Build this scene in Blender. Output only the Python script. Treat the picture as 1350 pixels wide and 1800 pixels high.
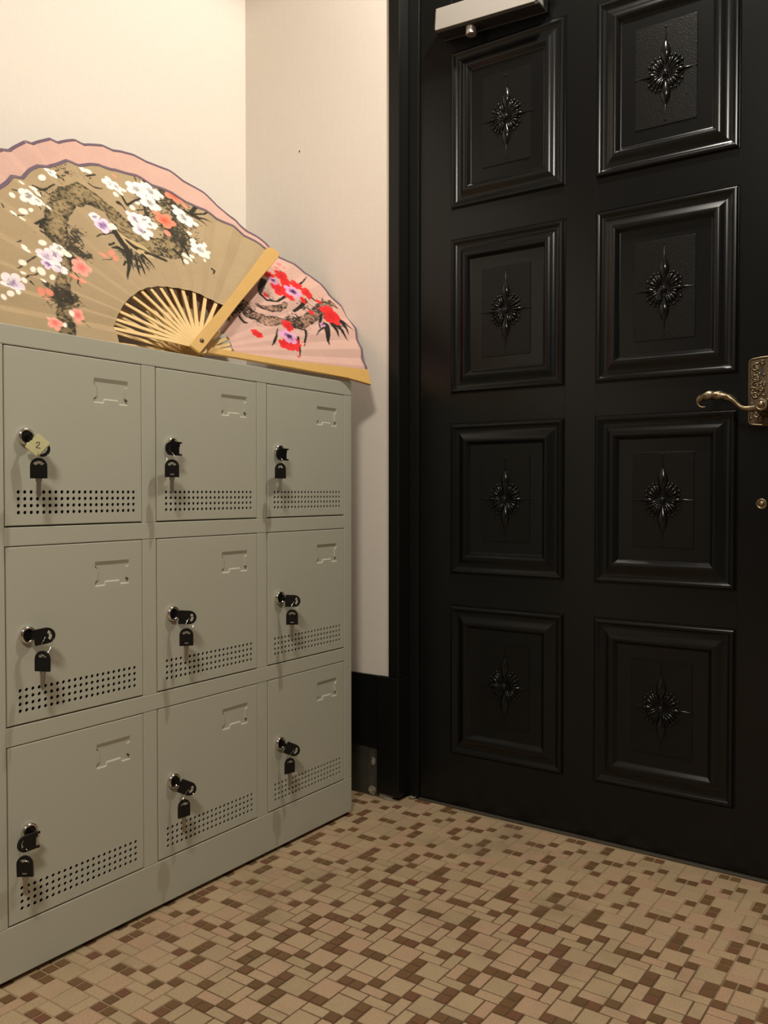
import bpy, bmesh, math, random
import numpy as np
from mathutils import Vector, Matrix

for o in list(bpy.data.objects):
    bpy.data.objects.remove(o)
scene = bpy.context.scene
COL = scene.collection

# ------------------------------------------------------------------ camera
cam = bpy.data.cameras.new('camera')
cam.sensor_fit = 'VERTICAL'; cam.sensor_height = 36.0
cam.lens = 1526.755 / 1800.0 * 36.0
cam.clip_start = 0.02
cam_o = bpy.data.objects.new('camera', cam); COL.objects.link(cam_o)
_r = Vector((0.819272, 0.573405, 0.000049)); _u = Vector((-0.012875, 0.018310, 0.999749)); _f = Vector((-0.573260, 0.819068, -0.022384))
cam_o.matrix_world = Matrix(((_r.x, _u.x, -_f.x, 0.0), (_r.y, _u.y, -_f.y, 0.0), (_r.z, _u.z, -_f.z, 0.75), (0, 0, 0, 1)))
scene.camera = cam_o

# ------------------------------------------------------------------ world, exposure
world = bpy.data.worlds.new('world'); scene.world = world; world.use_nodes = True
world.node_tree.nodes['Background'].inputs[0].default_value = (1.0, 0.8, 0.6, 1)
world.node_tree.nodes['Background'].inputs[1].default_value = 0.02
vs = scene.view_settings
vs.view_transform = 'Standard'; vs.look = 'None'; vs.gamma = 1.0; vs.use_curve_mapping = False
vs.exposure = 0.25

# room light: two ceiling downlights (their fittings are built further down)
LIGHTS = [(0.02, -0.55, 2.38, 138.0, 0.20), (-0.60, 1.40, 2.38, 54.0, 0.03)]
LIGHT_COLOR = (1.0, 0.935, 0.835)
for lx, ly_, lz_, pw, rad in LIGHTS:
    ld = bpy.data.lights.new('downlight_bulb', 'SPOT'); ld.spot_size = math.radians(168); ld.spot_blend = 0.25; ld.energy = pw; ld.color = LIGHT_COLOR; ld.shadow_soft_size = rad
    lo = bpy.data.objects.new('downlight_bulb', ld); lo.location = (lx, ly_, lz_); COL.objects.link(lo)

# ------------------------------------------------------------------ helpers
def srgb(r, g, b, a=1.0):
    f = lambda c: (c / 255.0) / 12.92 if c / 255.0 <= 0.04045 else ((c / 255.0 + 0.055) / 1.055) ** 2.4
    return (f(r), f(g), f(b), a)

def material(name, color, rough=0.5, metal=0.0, spec=0.5, bump=None, vary=None, attr=None, coat=0.0):
    """bump=(scale, strength, distance); vary=(scale, dark factor); attr = colour attribute name"""
    m = bpy.data.materials.new(name); m.use_nodes = True
    nt = m.node_tree; b = nt.nodes['Principled BSDF']
    b.inputs['Base Color'].default_value = color
    b.inputs['Roughness'].default_value = rough
    b.inputs['Metallic'].default_value = metal
    b.inputs['Specular IOR Level'].default_value = spec
    if coat: b.inputs['Coat Weight'].default_value = coat
    if bump or vary:
        tc = nt.nodes.new('ShaderNodeTexCoord')
    if attr:
        at = nt.nodes.new('ShaderNodeAttribute'); at.attribute_name = attr
        nt.links.new(at.outputs['Color'], b.inputs['Base Color'])
    if vary:
        n = nt.nodes.new('ShaderNodeTexNoise'); n.inputs['Scale'].default_value = vary[0]; n.inputs['Detail'].default_value = 4
        nt.links.new(tc.outputs['Object'], n.inputs['Vector'])
        mx = nt.nodes.new('ShaderNodeMix'); mx.data_type = 'RGBA'
        k = vary[1]
        mx.inputs[6].default_value = (color[0] * k, color[1] * k, color[2] * k, 1); mx.inputs[7].default_value = color
        nt.links.new(n.outputs['Fac'], mx.inputs[0]); nt.links.new(mx.outputs[2], b.inputs['Base Color'])
    if bump:
        n = nt.nodes.new('ShaderNodeTexNoise'); n.inputs['Scale'].default_value = bump[0]; n.inputs['Detail'].default_value = 3
        nt.links.new(tc.outputs['Object'], n.inputs['Vector'])
        bp = nt.nodes.new('ShaderNodeBump'); bp.inputs['Strength'].default_value = bump[1]; bp.inputs['Distance'].default_value = bump[2]
        nt.links.new(n.outputs['Fac'], bp.inputs['Height']); nt.links.new(bp.outputs['Normal'], b.inputs['Normal'])
    return m

WM = {}                                     # world matrix of every object, so a part can be placed in world space
def link(o, parent=None, wloc=(0, 0, 0), rot=None):
    COL.objects.link(o)
    W = Matrix.Translation(Vector(wloc)) @ (rot.to_4x4() if rot is not None else Matrix.Identity(4))
    if parent is not None:
        o.parent = parent; o.matrix_basis = WM[parent.name].inverted() @ W
    else:
        o.matrix_basis = W
    WM[o.name] = W
    return o

def tag(o, label=None, cat=None, group=None, kind=None):
    if label: o['label'] = label
    if cat: o['category'] = cat
    if group: o['group'] = group
    if kind: o['kind'] = kind
    return o

def empty(name, loc, parent=None):
    o = bpy.data.objects.new(name, None); o.empty_display_size = 0.05
    return link(o, parent, loc)

def mesh_from(verts, faces, smooth=False):
    me = bpy.data.meshes.new('mesh'); me.from_pydata([tuple(v) for v in verts], [], faces); me.update()
    if smooth: me.polygons.foreach_set('use_smooth', [True] * len(me.polygons))
    return me

def mesh_bm(bm, smooth=False, fix=True):
    if fix: bmesh.ops.recalc_face_normals(bm, faces=bm.faces[:])
    me = bpy.data.meshes.new('mesh'); bm.to_mesh(me); bm.free()
    if smooth: me.polygons.foreach_set('use_smooth', [True] * len(me.polygons))
    return me

def obj(name, me, mat, parent=None, wloc=(0, 0, 0), rot=None):
    if mat is not None and not me.materials: me.materials.append(mat)
    return link(bpy.data.objects.new(name, me), parent, wloc, rot)

def add_box(bm, lo, hi):
    x0, y0, z0 = lo; x1, y1, z1 = hi
    v = [bm.verts.new(p) for p in ((x0, y0, z0), (x1, y0, z0), (x1, y1, z0), (x0, y1, z0), (x0, y0, z1), (x1, y0, z1), (x1, y1, z1), (x0, y1, z1))]
    for f in ((0, 3, 2, 1), (4, 5, 6, 7), (0, 1, 5, 4), (1, 2, 6, 5), (2, 3, 7, 6), (3, 0, 4, 7)):
        bm.faces.new([v[i] for i in f])

def box_mesh(lo, hi, bevel=0.0, seg=2):
    bm = bmesh.new(); add_box(bm, lo, hi)
    if bevel: bmesh.ops.bevel(bm, geom=bm.edges[:], offset=bevel, segments=seg, affect='EDGES', profile=0.6)
    return mesh_bm(bm)

def boxo(name, lo, hi, mat, parent=None, bevel=0.0, seg=2):
    """box given in world coordinates, origin at the middle of its base"""
    c = Vector(((lo[0] + hi[0]) / 2, (lo[1] + hi[1]) / 2, lo[2]))
    return obj(name, box_mesh(Vector(lo) - c, Vector(hi) - c, bevel, seg), mat, parent, c)

def add_lathe(bm, prof, n=24, axis='z', origin=(0, 0, 0), sx=1.0, sy=1.0):
    """prof = [(radius, height)]; closed at the ends where radius is 0"""
    O = Vector(origin)
    def P(r, h, a):
        c, s = r * math.cos(a) * sx, r * math.sin(a) * sy
        return O + {'z': Vector((c, s, h)), 'x': Vector((h, c, s)), 'y': Vector((c, h, s)), '-y': Vector((c, -h, s))}[axis]
    rings = []
    for r, h in prof:
        if r < 1e-7: rings.append([bm.verts.new(P(0, h, 0))])
        else: rings.append([bm.verts.new(P(r, h, 2 * math.pi * k / n)) for k in range(n)])
    for A, B in zip(rings, rings[1:]):
        for k in range(n):
            a0, a1 = A[k % len(A)], A[(k + 1) % len(A)]; b0, b1 = B[k % len(B)], B[(k + 1) % len(B)]
            vs_ = []
            for v in (a0, a1, b1, b0):
                if v not in vs_: vs_.append(v)
            if len(vs_) > 2: bm.faces.new(vs_)

def add_tube(bm, pts, rad, n=8, closed=False, flat=None, caps=True):
    """tube along pts; rad = number or list; flat=(vector, factor) squeezes the section along a direction"""
    pts = [Vector(p) for p in pts]; m = len(pts)
    rads = rad if isinstance(rad, (list, tuple)) else [rad] * m
    prev = None; rings = []
    for i in range(m):
        if closed: t = pts[(i + 1) % m] - pts[i - 1]
        else: t = pts[min(i + 1, m - 1)] - pts[max(i - 1, 0)]
        t.normalize()
        if prev is None:
            u = t.orthogonal().normalized()
        else:
            u = (prev - t * prev.dot(t)); u = u.normalized() if u.length > 1e-6 else t.orthogonal().normalized()
        prev = u; w = t.cross(u)
        ring = []
        for k in range(n):
            a = 2 * math.pi * k / n
            d = (u * math.cos(a) + w * math.sin(a)) * rads[i]
            if flat: d = d - flat[0] * d.dot(flat[0]) * (1 - flat[1])
            ring.append(bm.verts.new(pts[i] + d))
        rings.append(ring)
    for i in range(m if closed else m - 1):
        A, B = rings[i], rings[(i + 1) % m]
        for k in range(n):
            bm.faces.new((A[k], A[(k + 1) % n], B[(k + 1) % n], B[k]))
    if caps and not closed:
        bm.faces.new(rings[0][::-1]); bm.faces.new(rings[-1])

def add_plate(bm, outline, holes=(), z0=0.0, z1=0.002):
    """flat plate in the xy plane with optional holes, z0..z1"""
    loops = [outline] + list(holes)
    for z in (z0, z1):
        es = []
        for lp in loops:
            vs_ = [bm.verts.new((p[0], p[1], z)) for p in lp]
            for i in range(len(vs_)): es.append(bm.edges.new((vs_[i], vs_[(i + 1) % len(vs_)])))
        bmesh.ops.triangle_fill(bm, use_beauty=True, use_dissolve=False, edges=es)
    for lp in loops:
        a = [bm.verts.new((p[0], p[1], z0)) for p in lp]; b = [bm.verts.new((p[0], p[1], z1)) for p in lp]
        for i in range(len(lp)):
            j = (i + 1) % len(lp); bm.faces.new((a[i], a[j], b[j], b[i]))
    bmesh.ops.remove_doubles(bm, verts=bm.verts[:], dist=1e-6)

def frame_rot(ex, ey, ez):
    return Matrix(((ex[0], ey[0], ez[0]), (ex[1], ey[1], ez[1]), (ex[2], ey[2], ez[2])))

# ------------------------------------------------------------------ materials
def wall_material():
    m = material('wallpaper', srgb(226, 214, 194), rough=0.75, spec=0.25)
    nt = m.node_tree; b = nt.nodes['Principled BSDF']
    tc = nt.nodes.new('ShaderNodeTexCoord')
    hs = []
    for sc, rot in (((260, 260, 24), 0), ((24, 24, 300), 0)):
        mp = nt.nodes.new('ShaderNodeMapping'); mp.inputs['Scale'].default_value = sc
        nt.links.new(tc.outputs['Object'], mp.inputs['Vector'])
        n = nt.nodes.new('ShaderNodeTexNoise'); n.inputs['Scale'].default_value = 1.0; n.inputs['Detail'].default_value = 2
        nt.links.new(mp.outputs['Vector'], n.inputs['Vector']); hs.append(n)
    ad = nt.nodes.new('ShaderNodeMath'); ad.operation = 'ADD'
    nt.links.new(hs[0].outputs['Fac'], ad.inputs[0]); nt.links.new(hs[1].outputs['Fac'], ad.inputs[1])
    bp = nt.nodes.new('ShaderNodeBump'); bp.inputs['Strength'].default_value = 0.12; bp.inputs['Distance'].default_value = 0.0005
    nt.links.new(ad.outputs[0], bp.inputs['Height']); nt.links.new(bp.outputs['Normal'], b.inputs['Normal'])
    mr = nt.nodes.new('ShaderNodeMapRange'); mr.inputs['From Min'].default_value = 0.6; mr.inputs['From Max'].default_value = 1.4
    nt.links.new(ad.outputs[0], mr.inputs['Value'])
    mx = nt.nodes.new('ShaderNodeMix'); mx.data_type = 'RGBA'
    mx.inputs[6].default_value = srgb(222, 213, 201); mx.inputs[7].default_value = srgb(227, 218, 207)
    nt.links.new(mr.outputs[0], mx.inputs[0]); nt.links.new(mx.outputs[2], b.inputs['Base Color'])
    return m

M = {}
M['wall'] = wall_material()
M['ceiling'] = material('ceiling_paint', srgb(205, 197, 184), rough=0.8)
M['taupe'] = material('taupe_wall_paint', srgb(116, 106, 92), rough=0.8)
M['black'] = material('black_gloss_paint', (0.0040, 0.0046, 0.0047, 1), rough=0.24, spec=0.30, bump=(700, 0.10, 0.0004))
M['black_leather'] = material('black_grained_panel', (0.0048, 0.0050, 0.0047, 1), rough=0.30, spec=0.24, bump=(420, 0.55, 0.001))
M['black_relief'] = material('black_gloss_relief', (0.0042, 0.0045, 0.0042, 1), rough=0.19, spec=0.34)
M['knob'] = material('satin_steel', (0.55, 0.52, 0.48, 1), rough=0.4, metal=0.8)
M['closer_dark'] = material('closer_near_black', (0.02, 0.019, 0.017, 1), rough=0.5)
M['black_trim'] = material('black_trim_paint', (0.0050, 0.0055, 0.0045, 1), rough=0.40, spec=0.3, bump=(300, 0.12, 0.0006))
M['skirting'] = material('dark_green_grey_stone', srgb(68, 68, 58), rough=0.4, vary=(30, 0.5))
M['old_plaster'] = material('dirty_plaster', srgb(84, 78, 66), rough=0.9, vary=(60, 0.3), bump=(160, 1.0, 0.003))
M['sill'] = material('worn_threshold', srgb(70, 62, 48), rough=0.7, vary=(40, 0.5), bump=(200, 0.8, 0.002))
M['plaster'] = material('chipped_plaster', srgb(150, 140, 120), rough=0.9, vary=(80, 0.4), bump=(200, 1.0, 0.003))
M['paint'] = material('grey_enamel', srgb(178, 177, 161), rough=0.5, spec=0.22, bump=(900, 0.08, 0.0003))
M['inside'] = material('locker_inside_shade', srgb(38, 36, 31), rough=0.6)  # near-black: the shade behind the vent holes is put into this colour
M['chrome'] = material('chrome', (0.72, 0.70, 0.66, 1), rough=0.12, metal=1.0)
M['plastic'] = material('black_plastic', (0.006, 0.006, 0.0055, 1), rough=0.38, spec=0.3)
M['steel'] = material('key_steel', (0.40, 0.39, 0.36, 1), rough=0.3, metal=1.0)
M['mark'] = material('grey_print', srgb(140, 132, 120), rough=0.6)
M['tape'] = material('cream_tape', srgb(205, 200, 150), rough=0.55, bump=(250, 0.3, 0.001))
M['ink'] = material('marker_ink', (0.02, 0.014, 0.01, 1), rough=0.6)
M['closer'] = material('silver_grey_enamel', srgb(154, 149, 142), rough=0.4, spec=0.4)
M['bronze'] = material('antique_bronze', (0.30, 0.235, 0.15, 1), rough=0.36, metal=1.0, vary=(90, 0.35))
M['bronze_dark'] = material('bronze_recess', (0.11, 0.082, 0.050, 1), rough=0.42, metal=0.9, bump=(500, 0.8, 0.001))
M['bamboo'] = material('bamboo', srgb(206, 164, 92), rough=0.45, vary=(60, 0.86), spec=0.35)
M['bamboo_stick'] = material('pale_bamboo', srgb(232, 198, 136), rough=0.5, vary=(80, 0.86), spec=0.3)
M['binding'] = material('purple_grey_binding', srgb(112, 92, 108), rough=0.7, vary=(120, 0.7))
M['leaf_tan'] = material('printed_tan_cloth', srgb(205, 175, 125), rough=0.75, spec=0.2, attr='print')
M['leaf_pink'] = material('printed_pink_cloth', srgb(222, 176, 160), rough=0.75, spec=0.2, attr='print')
M['rubber'] = material('dark_rubber', (0.02, 0.02, 0.018, 1), rough=0.7)
M['lamp_white'] = material('lamp_trim', srgb(235, 232, 225), rough=0.4)
glow = material('lamp_glow', (1, 0.85, 0.65, 1)); gb = glow.node_tree.nodes['Principled BSDF']
gb.inputs['Emission Color'].default_value = (*LIGHT_COLOR, 1); gb.inputs['Emission Strength'].default_value = 6.0
M['glow'] = glow

def tile_material(name, c1, c2, c3, use_attr):
    """c1..c3: the range of tile bodies; speckle and grey-green grime on top"""
    m = bpy.data.materials.new(name); m.use_nodes = True; nt = m.node_tree; b = nt.nodes['Principled BSDF']
    b.inputs['Roughness'].default_value = 0.5; b.inputs['Specular IOR Level'].default_value = 0.35
    if use_attr:
        at = nt.nodes.new('ShaderNodeAttribute'); at.attribute_name = 'tint'; fac = at.outputs['Fac']
    else:
        oi = nt.nodes.new('ShaderNodeObjectInfo'); fac = oi.outputs['Random']
    cr = nt.nodes.new('ShaderNodeValToRGB'); e = cr.color_ramp.elements
    e[0].color = c1; e[1].color = c3; k = cr.color_ramp.elements.new(0.5); k.color = c2
    nt.links.new(fac, cr.inputs['Fac'])
    geo = nt.nodes.new('ShaderNodeNewGeometry')
    sp = nt.nodes.new('ShaderNodeTexNoise'); sp.inputs['Scale'].default_value = 420; sp.inputs['Detail'].default_value = 2
    nt.links.new(geo.outputs['Position'], sp.inputs['Vector'])
    mr = nt.nodes.new('ShaderNodeMapRange'); mr.inputs['From Min'].default_value = 0.3; mr.inputs['From Max'].default_value = 0.7
    mr.inputs['To Min'].default_value = 0.80; mr.inputs['To Max'].default_value = 1.12
    nt.links.new(sp.outputs['Fac'], mr.inputs['Value'])
    mul = nt.nodes.new('ShaderNodeMix'); mul.data_type = 'RGBA'; mul.blend_type = 'MULTIPLY'; mul.inputs[0].default_value = 1.0
    nt.links.new(cr.outputs['Color'], mul.inputs[6]); nt.links.new(mr.outputs[0], mul.inputs[7])
    gr = nt.nodes.new('ShaderNodeTexNoise'); gr.inputs['Scale'].default_value = 5.0; gr.inputs['Detail'].default_value = 5; gr.inputs['Roughness'].default_value = 0.65
    nt.links.new(geo.outputs['Position'], gr.inputs['Vector'])
    m2 = nt.nodes.new('ShaderNodeMapRange'); m2.inputs['From Min'].default_value = 0.52; m2.inputs['From Max'].default_value = 0.75; m2.inputs['To Max'].default_value = 0.45
    nt.links.new(gr.outputs['Fac'], m2.inputs['Value'])
    mx = nt.nodes.new('ShaderNodeMix'); mx.data_type = 'RGBA'; mx.inputs[7].default_value = srgb(104, 96, 72)
    nt.links.new(m2.outputs[0], mx.inputs[0]); nt.links.new(mul.outputs[2], mx.inputs[6]); nt.links.new(mx.outputs[2], b.inputs['Base Color'])
    bp = nt.nodes.new('ShaderNodeBump'); bp.inputs['Strength'].default_value = 0.25; bp.inputs['Distance'].default_value = 0.0006
    nt.links.new(sp.outputs['Fac'], bp.inputs['Height']); nt.links.new(bp.outputs['Normal'], b.inputs['Normal'])
    return m
LT = (srgb(164, 143, 112), srgb(174, 151, 119), srgb(174, 143, 116))
DT = (srgb(100, 75, 49), srgb(112, 83, 53), srgb(112, 74, 55))
M['tile_light'] = tile_material('beige_tile', *LT, False); M['tile_dark'] = tile_material('brown_tile', *DT, False)
M['tile_light_f'] = tile_material('beige_tile_field', *LT, True); M['tile_dark_f'] = tile_material('brown_tile_field', *DT, True)
def grout_material():
    """pale cement, dirt-filled over the patch people walk on"""
    m = material('grout', srgb(120, 100, 74), rough=0.9); nt = m.node_tree; b = nt.nodes['Principled BSDF']
    geo = nt.nodes.new('ShaderNodeNewGeometry')
    n = nt.nodes.new('ShaderNodeTexNoise'); n.inputs['Scale'].default_value = 4.0; n.inputs['Detail'].default_value = 4
    nt.links.new(geo.outputs['Position'], n.inputs['Vector'])
    d = nt.nodes.new('ShaderNodeVectorMath'); d.operation = 'DISTANCE'; d.inputs[1].default_value = (-0.60, 1.02, 0.0)
    nt.links.new(geo.outputs['Position'], d.inputs[0])
    ad = nt.nodes.new('ShaderNodeMath'); ad.operation = 'MULTIPLY_ADD'; ad.inputs[1].default_value = 0.55
    nt.links.new(n.outputs['Fac'], ad.inputs[0]); nt.links.new(d.outputs['Value'], ad.inputs[2])
    cr = nt.nodes.new('ShaderNodeValToRGB'); e = cr.color_ramp.elements
    e[0].position = 0.66; e[0].color = srgb(92, 71, 46); e[1].position = 0.86; e[1].color = srgb(148, 128, 98)
    nt.links.new(ad.outputs[0], cr.inputs['Fac']); nt.links.new(cr.outputs['Color'], b.inputs['Base Color'])
    return m
M['grout'] = grout_material()

# ------------------------------------------------------------------ room shell
WX, WY, RX, RY, CZ = -1.678, 1.7404, 2.10, -3.60, 2.45
DOORY = 1.7826
floor = boxo('floor', (WX - 0.1, RY - 0.1, -0.06), (RX + 0.1, WY + 0.25, -0.0012), M['grout']); tag(floor, 'brown and beige mosaic tile floor', None, kind='structure')
wl = boxo('wall_left', (WX - 0.1, RY - 0.1, 0), (WX, WY + 0.12, CZ), M['wall']); tag(wl, 'cream papered wall behind the lockers', kind='structure')
bm = bmesh.new()
add_box(bm, (WX, WY, 0), (-1.195, WY + 0.12, CZ)); add_box(bm, (-1.195, WY, 2.06), (-0.24, WY + 0.12, CZ)); add_box(bm, (-0.24, WY, 0), (RX, WY + 0.12, CZ))
wb = obj('wall_back', mesh_bm(bm), M['wall']); tag(wb, 'narrow cream papered wall between lockers and door', kind='structure')
wr = boxo('wall_right', (RX, RY - 0.1, 0), (RX + 0.1, WY + 0.12, CZ), M['taupe']); tag(wr, 'taupe painted wall beyond the door', kind='structure')
wf = boxo('wall_front', (WX, RY - 0.1, 0), (RX, RY, CZ), M['taupe']); tag(wf, 'taupe painted wall behind the viewer', kind='structure')
ce = boxo('ceiling', (WX - 0.1, RY - 0.1, CZ), (RX + 0.1, WY + 0.12, CZ + 0.08), M['ceiling']); tag(ce, 'plain pale ceiling', kind='structure')
# small dark fleck on the paper
bm = bmesh.new(); add_plate(bm, [(-0.0022, -0.001), (0.0006, -0.003), (0.002, 0.0004), (0.0012, 0.0032), (-0.001, 0.0022)], z0=0, z1=0.0006)
obj('dark_fleck', mesh_bm(bm), M['ink'], wb, (-1.486, WY - 0.0001, 1.636), frame_rot((1, 0, 0), (0, 0, 1), (0, -1, 0)))

# baseboard: black board above, dark stone slab set back below it
bb = empty('baseboard_back', (-1.44, WY, 0)); tag(bb, 'black baseboard with a dark stone slab below, chipped by the door post', kind='structure')
boxo('upper_board', (WX, WY - 0.008, 0.126), (-1.200, WY, 0.300), M['black_trim'], bb, 0.0012)
boxo('stone_slab', (WX, WY - 0.0045, 0.0), (-1.262, WY, 0.121), M['skirting'], bb, 0.001)
boxo('ledge', (WX, WY - 0.0085, 0.121), (-1.235, WY, 0.127), M['black_trim'], bb, 0.001)
random.seed(3)
def lump(name, c, size, mat, parent, seed=1, sub=2, rough=0.35):
    bm = bmesh.new(); bmesh.ops.create_icosphere(bm, subdivisions=sub, radius=1.0)
    rng = random.Random(seed)
    for v in bm.verts:
        k = 1 + rng.uniform(-rough, rough); v.co = Vector((v.co.x * size[0] * k, v.co.y * size[1] * k, v.co.z * size[2] * k))
    return obj(name, mesh_bm(bm), mat, parent, c)
boxo('broken_plaster', (-1.262, WY - 0.002, 0.0), (-1.232, WY + 0.0, 0.121), M['old_plaster'], bb)
lump('plaster_chip', (-1.2475, WY - 0.004, 0.083), (0.006, 0.003, 0.011), M['plaster'], bb, 5)
lump('plaster_chip', (-1.250, WY - 0.004, 0.012), (0.012, 0.006, 0.012), M['plaster'], bb, 7)

# door frame
tr = empty('trim_1', (-1.185, WY, 0)); tag(tr, 'black door frame with a worn post foot', kind='structure')
boxo('casing', (-1.2013, WY - 0.006, 0.30), (-1.1700, WY + 0.11, 2.06), M['black_trim'], tr, 0.003)
boxo('post_foot', (-1.2339, WY - 0.010, 0.010), (-1.1685, WY + 0.10, 0.300), M['black_trim'], tr, 0.003)
boxo('stop_strip', (-1.1690, DOORY - 0.006, 0.0), (-1.1415, WY + 0.11, 2.06), M['black_trim'], tr, 0.002)
boxo('header', (-1.1700, WY - 0.006, 2.025), (-0.2400, WY + 0.11, 2.09), M['black_trim'], tr, 0.003)
boxo('casing', (-0.2700, WY - 0.006, 0.0), (-0.2200, WY + 0.11, 2.06), M['black_trim'], tr, 0.003)
boxo('threshold', (-1.141, DOORY - 0.009, -0.001), (-0.27, DOORY + 0.06, 0.0028), M['sill'], tr, 0.0012, 1)
for k, (cx_, cy_, s_) in enumerate(((-1.196, WY - 0.013, .006), (-1.186, WY - 0.012, .004), (-1.205, WY - 0.012, .004), (-1.157, DOORY - 0.012, .006), (-1.150, DOORY - 0.009, .004))):
    lump('plaster_crumb', (cx_, cy_, 0.002), (s_ * 1.3, s_ * 0.8, s_ * 0.7), M['plaster'], tr, 11 + k, 1)

# ------------------------------------------------------------------ mosaic floor: a 15 x 15 repeat of beige and brown tiles
LIGHT_TILES = [(2,13,2,2),(4,0,2,2),(6,14,2,2),(12,5,2,2),(9,6,2,2),(6,7,2,2),(7,10,2,2),(10,9,2,2),(3,9,2,2),(9,13,2,2),(0,3,2,2),(2,6,2,2),(14,14,2,2),(0,10,2,2),(14,7,2,2),(3,2,2,2),(6,13,2,1),(8,12,2,1),(9,11,2,1),(12,9,2,1),(7,9,2,1),(6,6,2,1),(8,5,2,1),(9,4,2,1),(11,8,2,1),(11,7,2,1),(11,11,1,2),(8,14,1,2),(9,0,1,2),(12,10,1,2),(8,7,1,2),(11,4,1,2),(14,13,2,1),(0,2,2,1),(14,1,2,1),(12,3,1,2),(10,2,2,2),(11,0,2,2),(11,14,2,1),(12,2,2,1),(13,0,1,2),(12,12,2,2),(1,5,2,1),(2,4,2,1),(6,1,2,1),(4,4,1,2),(4,7,2,2),(5,5,1,2),(5,3,2,2),(7,2,2,2),(7,4,2,1),(1,12,2,1),(2,11,2,1),(4,14,2,1),(5,12,1,2),(4,11,1,2),(5,10,2,2),(1,14,1,2),(2,0,1,2),(0,9,2,1),(1,7,1,2),(14,10,1,2),(14,6,2,1),(14,3,1,2)]
DARK_TILES = [(3,0),(10,0),(1,1),(3,1),(8,1),(10,1),(2,2),(5,2),(6,2),(9,2),(14,2),(2,3),(9,3),(13,3),(13,4),(0,5),(3,5),(6,5),(7,5),(10,5),(14,5),(1,6),(4,6),(8,6),(11,6),(13,7),(2,8),(3,8),(9,8),(10,8),(13,8),(2,9),(5,9),(6,9),(9,9),(14,9),(2,10),(9,10),(13,10),(13,11),(0,12),(3,12),(6,12),(7,12),(10,12),(14,12),(1,13),(4,13),(8,13),(11,13),(13,14)]
PX, PY, OX, OY = 0.0210, 0.02135, 0.004276, -0.008175
def tile_xy(i, j):
    u, v = i * PX + OX, j * PY + OY
    det = 1 - 0.01 * 0.015
    return (u + 0.01 * v) / det, (v + 0.015 * u) / det
rng = random.Random(21)
tiles = []
for si in range(-7, 6):
    for sj in range(-7, 7):
        for c, r, w, h in LIGHT_TILES + [(c, r, 1, 1) for c, r in DARK_TILES]:
            ci, cj = si * 15 + c + (w - 1) / 2, sj * 15 + r + (h - 1) / 2
            x, y = tile_xy(ci, cj)
            dark = (w * h == 1)
            hw, hh = w * PX / 2, h * PY / 2
            ymax = DOORY - 0.012 if -1.139 < x < -0.275 else WY - 0.004
            if x - hw < WX or x + hw > 1.5 or y - hh < -1.7 or y + hh > ymax + 0.010: continue
            d = Vector((x, y, -0.75)); dep = d.dot(_f)
            px_ = d.dot(_r) / dep * 1526.755 if dep > 0.1 else 9e9; py_ = -d.dot(_u) / dep * 1526.755 if dep > 0.1 else 9e9
            seen = dep > 0.1 and abs(px_) < 668 and py_ < 890 and x > -1.205
            area = w * h / dep ** 3 if seen else 0
            tiles.append((area, x, y, w, h, dark, rng.random()))
tiles.sort(key=lambda t: -t[0])
GAP = 0.0025
def tile_mesh(w, h, dark):
    a, b = (w * PX - GAP) / 2, (h * PY - GAP) / 2; e = 0.0007
    V = [(-a, -b, -.002), (a, -b, -.002), (a, b, -.002), (-a, b, -.002), (-a, -b, -e), (a, -b, -e), (a, b, -e), (-a, b, -e), (-a + e, -b + e, 0), (a - e, -b + e, 0), (a - e, b - e, 0), (-a + e, b - e, 0)]
    F = [(8, 9, 10, 11)] + [(i, (i + 1) % 4, 4 + (i + 1) % 4, 4 + i) for i in range(4)] + [(4 + i, 4 + (i + 1) % 4, 8 + (i + 1) % 4, 8 + i) for i in range(4)]
    me = mesh_from(V, F); me.materials.append(M['tile_dark'] if dark else M['tile_light']); return me
TM = {(w, h): tile_mesh(w, h, w * h == 1) for w, h in ((1, 1), (2, 1), (1, 2), (2, 2))}
for area, x, y, w, h, dark, t in tiles[:300]:
    o = bpy.data.objects.new('tile', TM[(w, h)]); link(o, floor, (x, y, rng.uniform(-0.0002, 0.0002)))
    o.rotation_euler = (rng.uniform(-.006, .006), rng.uniform(-.006, .006), rng.uniform(-.012, .012))
for dk in (False, True):
    V, F, tint = [], [], []
    for area, x, y, w, h, dark, t in tiles[300:]:
        if dark != dk: continue
        a, b = (w * PX - GAP) / 2, (h * PY - GAP) / 2; k = len(V); e = 0.0007
        V += [(x - a, y - b, -.002), (x + a, y - b, -.002), (x + a, y + b, -.002), (x - a, y + b, -.002), (x - a + e, y - b + e, 0), (x + a - e, y - b + e, 0), (x + a - e, y + b - e, 0), (x - a + e, y + b - e, 0)]
        F += [(k + 4, k + 5, k + 6, k + 7)] + [(k + i, k + (i + 1) % 4, k + 4 + (i + 1) % 4, k + 4 + i) for i in range(4)]
        tint += [t] * 8
    me = mesh_from(V, F)
    at = me.attributes.new('tint', 'FLOAT', 'POINT'); at.data.foreach_set('value', tint)
    o = obj('brown_tiles' if dk else 'beige_tiles', me, M['tile_dark_f' if dk else 'tile_light_f'], floor, (0, 0, 0)); tag(o, kind='stuff')

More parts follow.
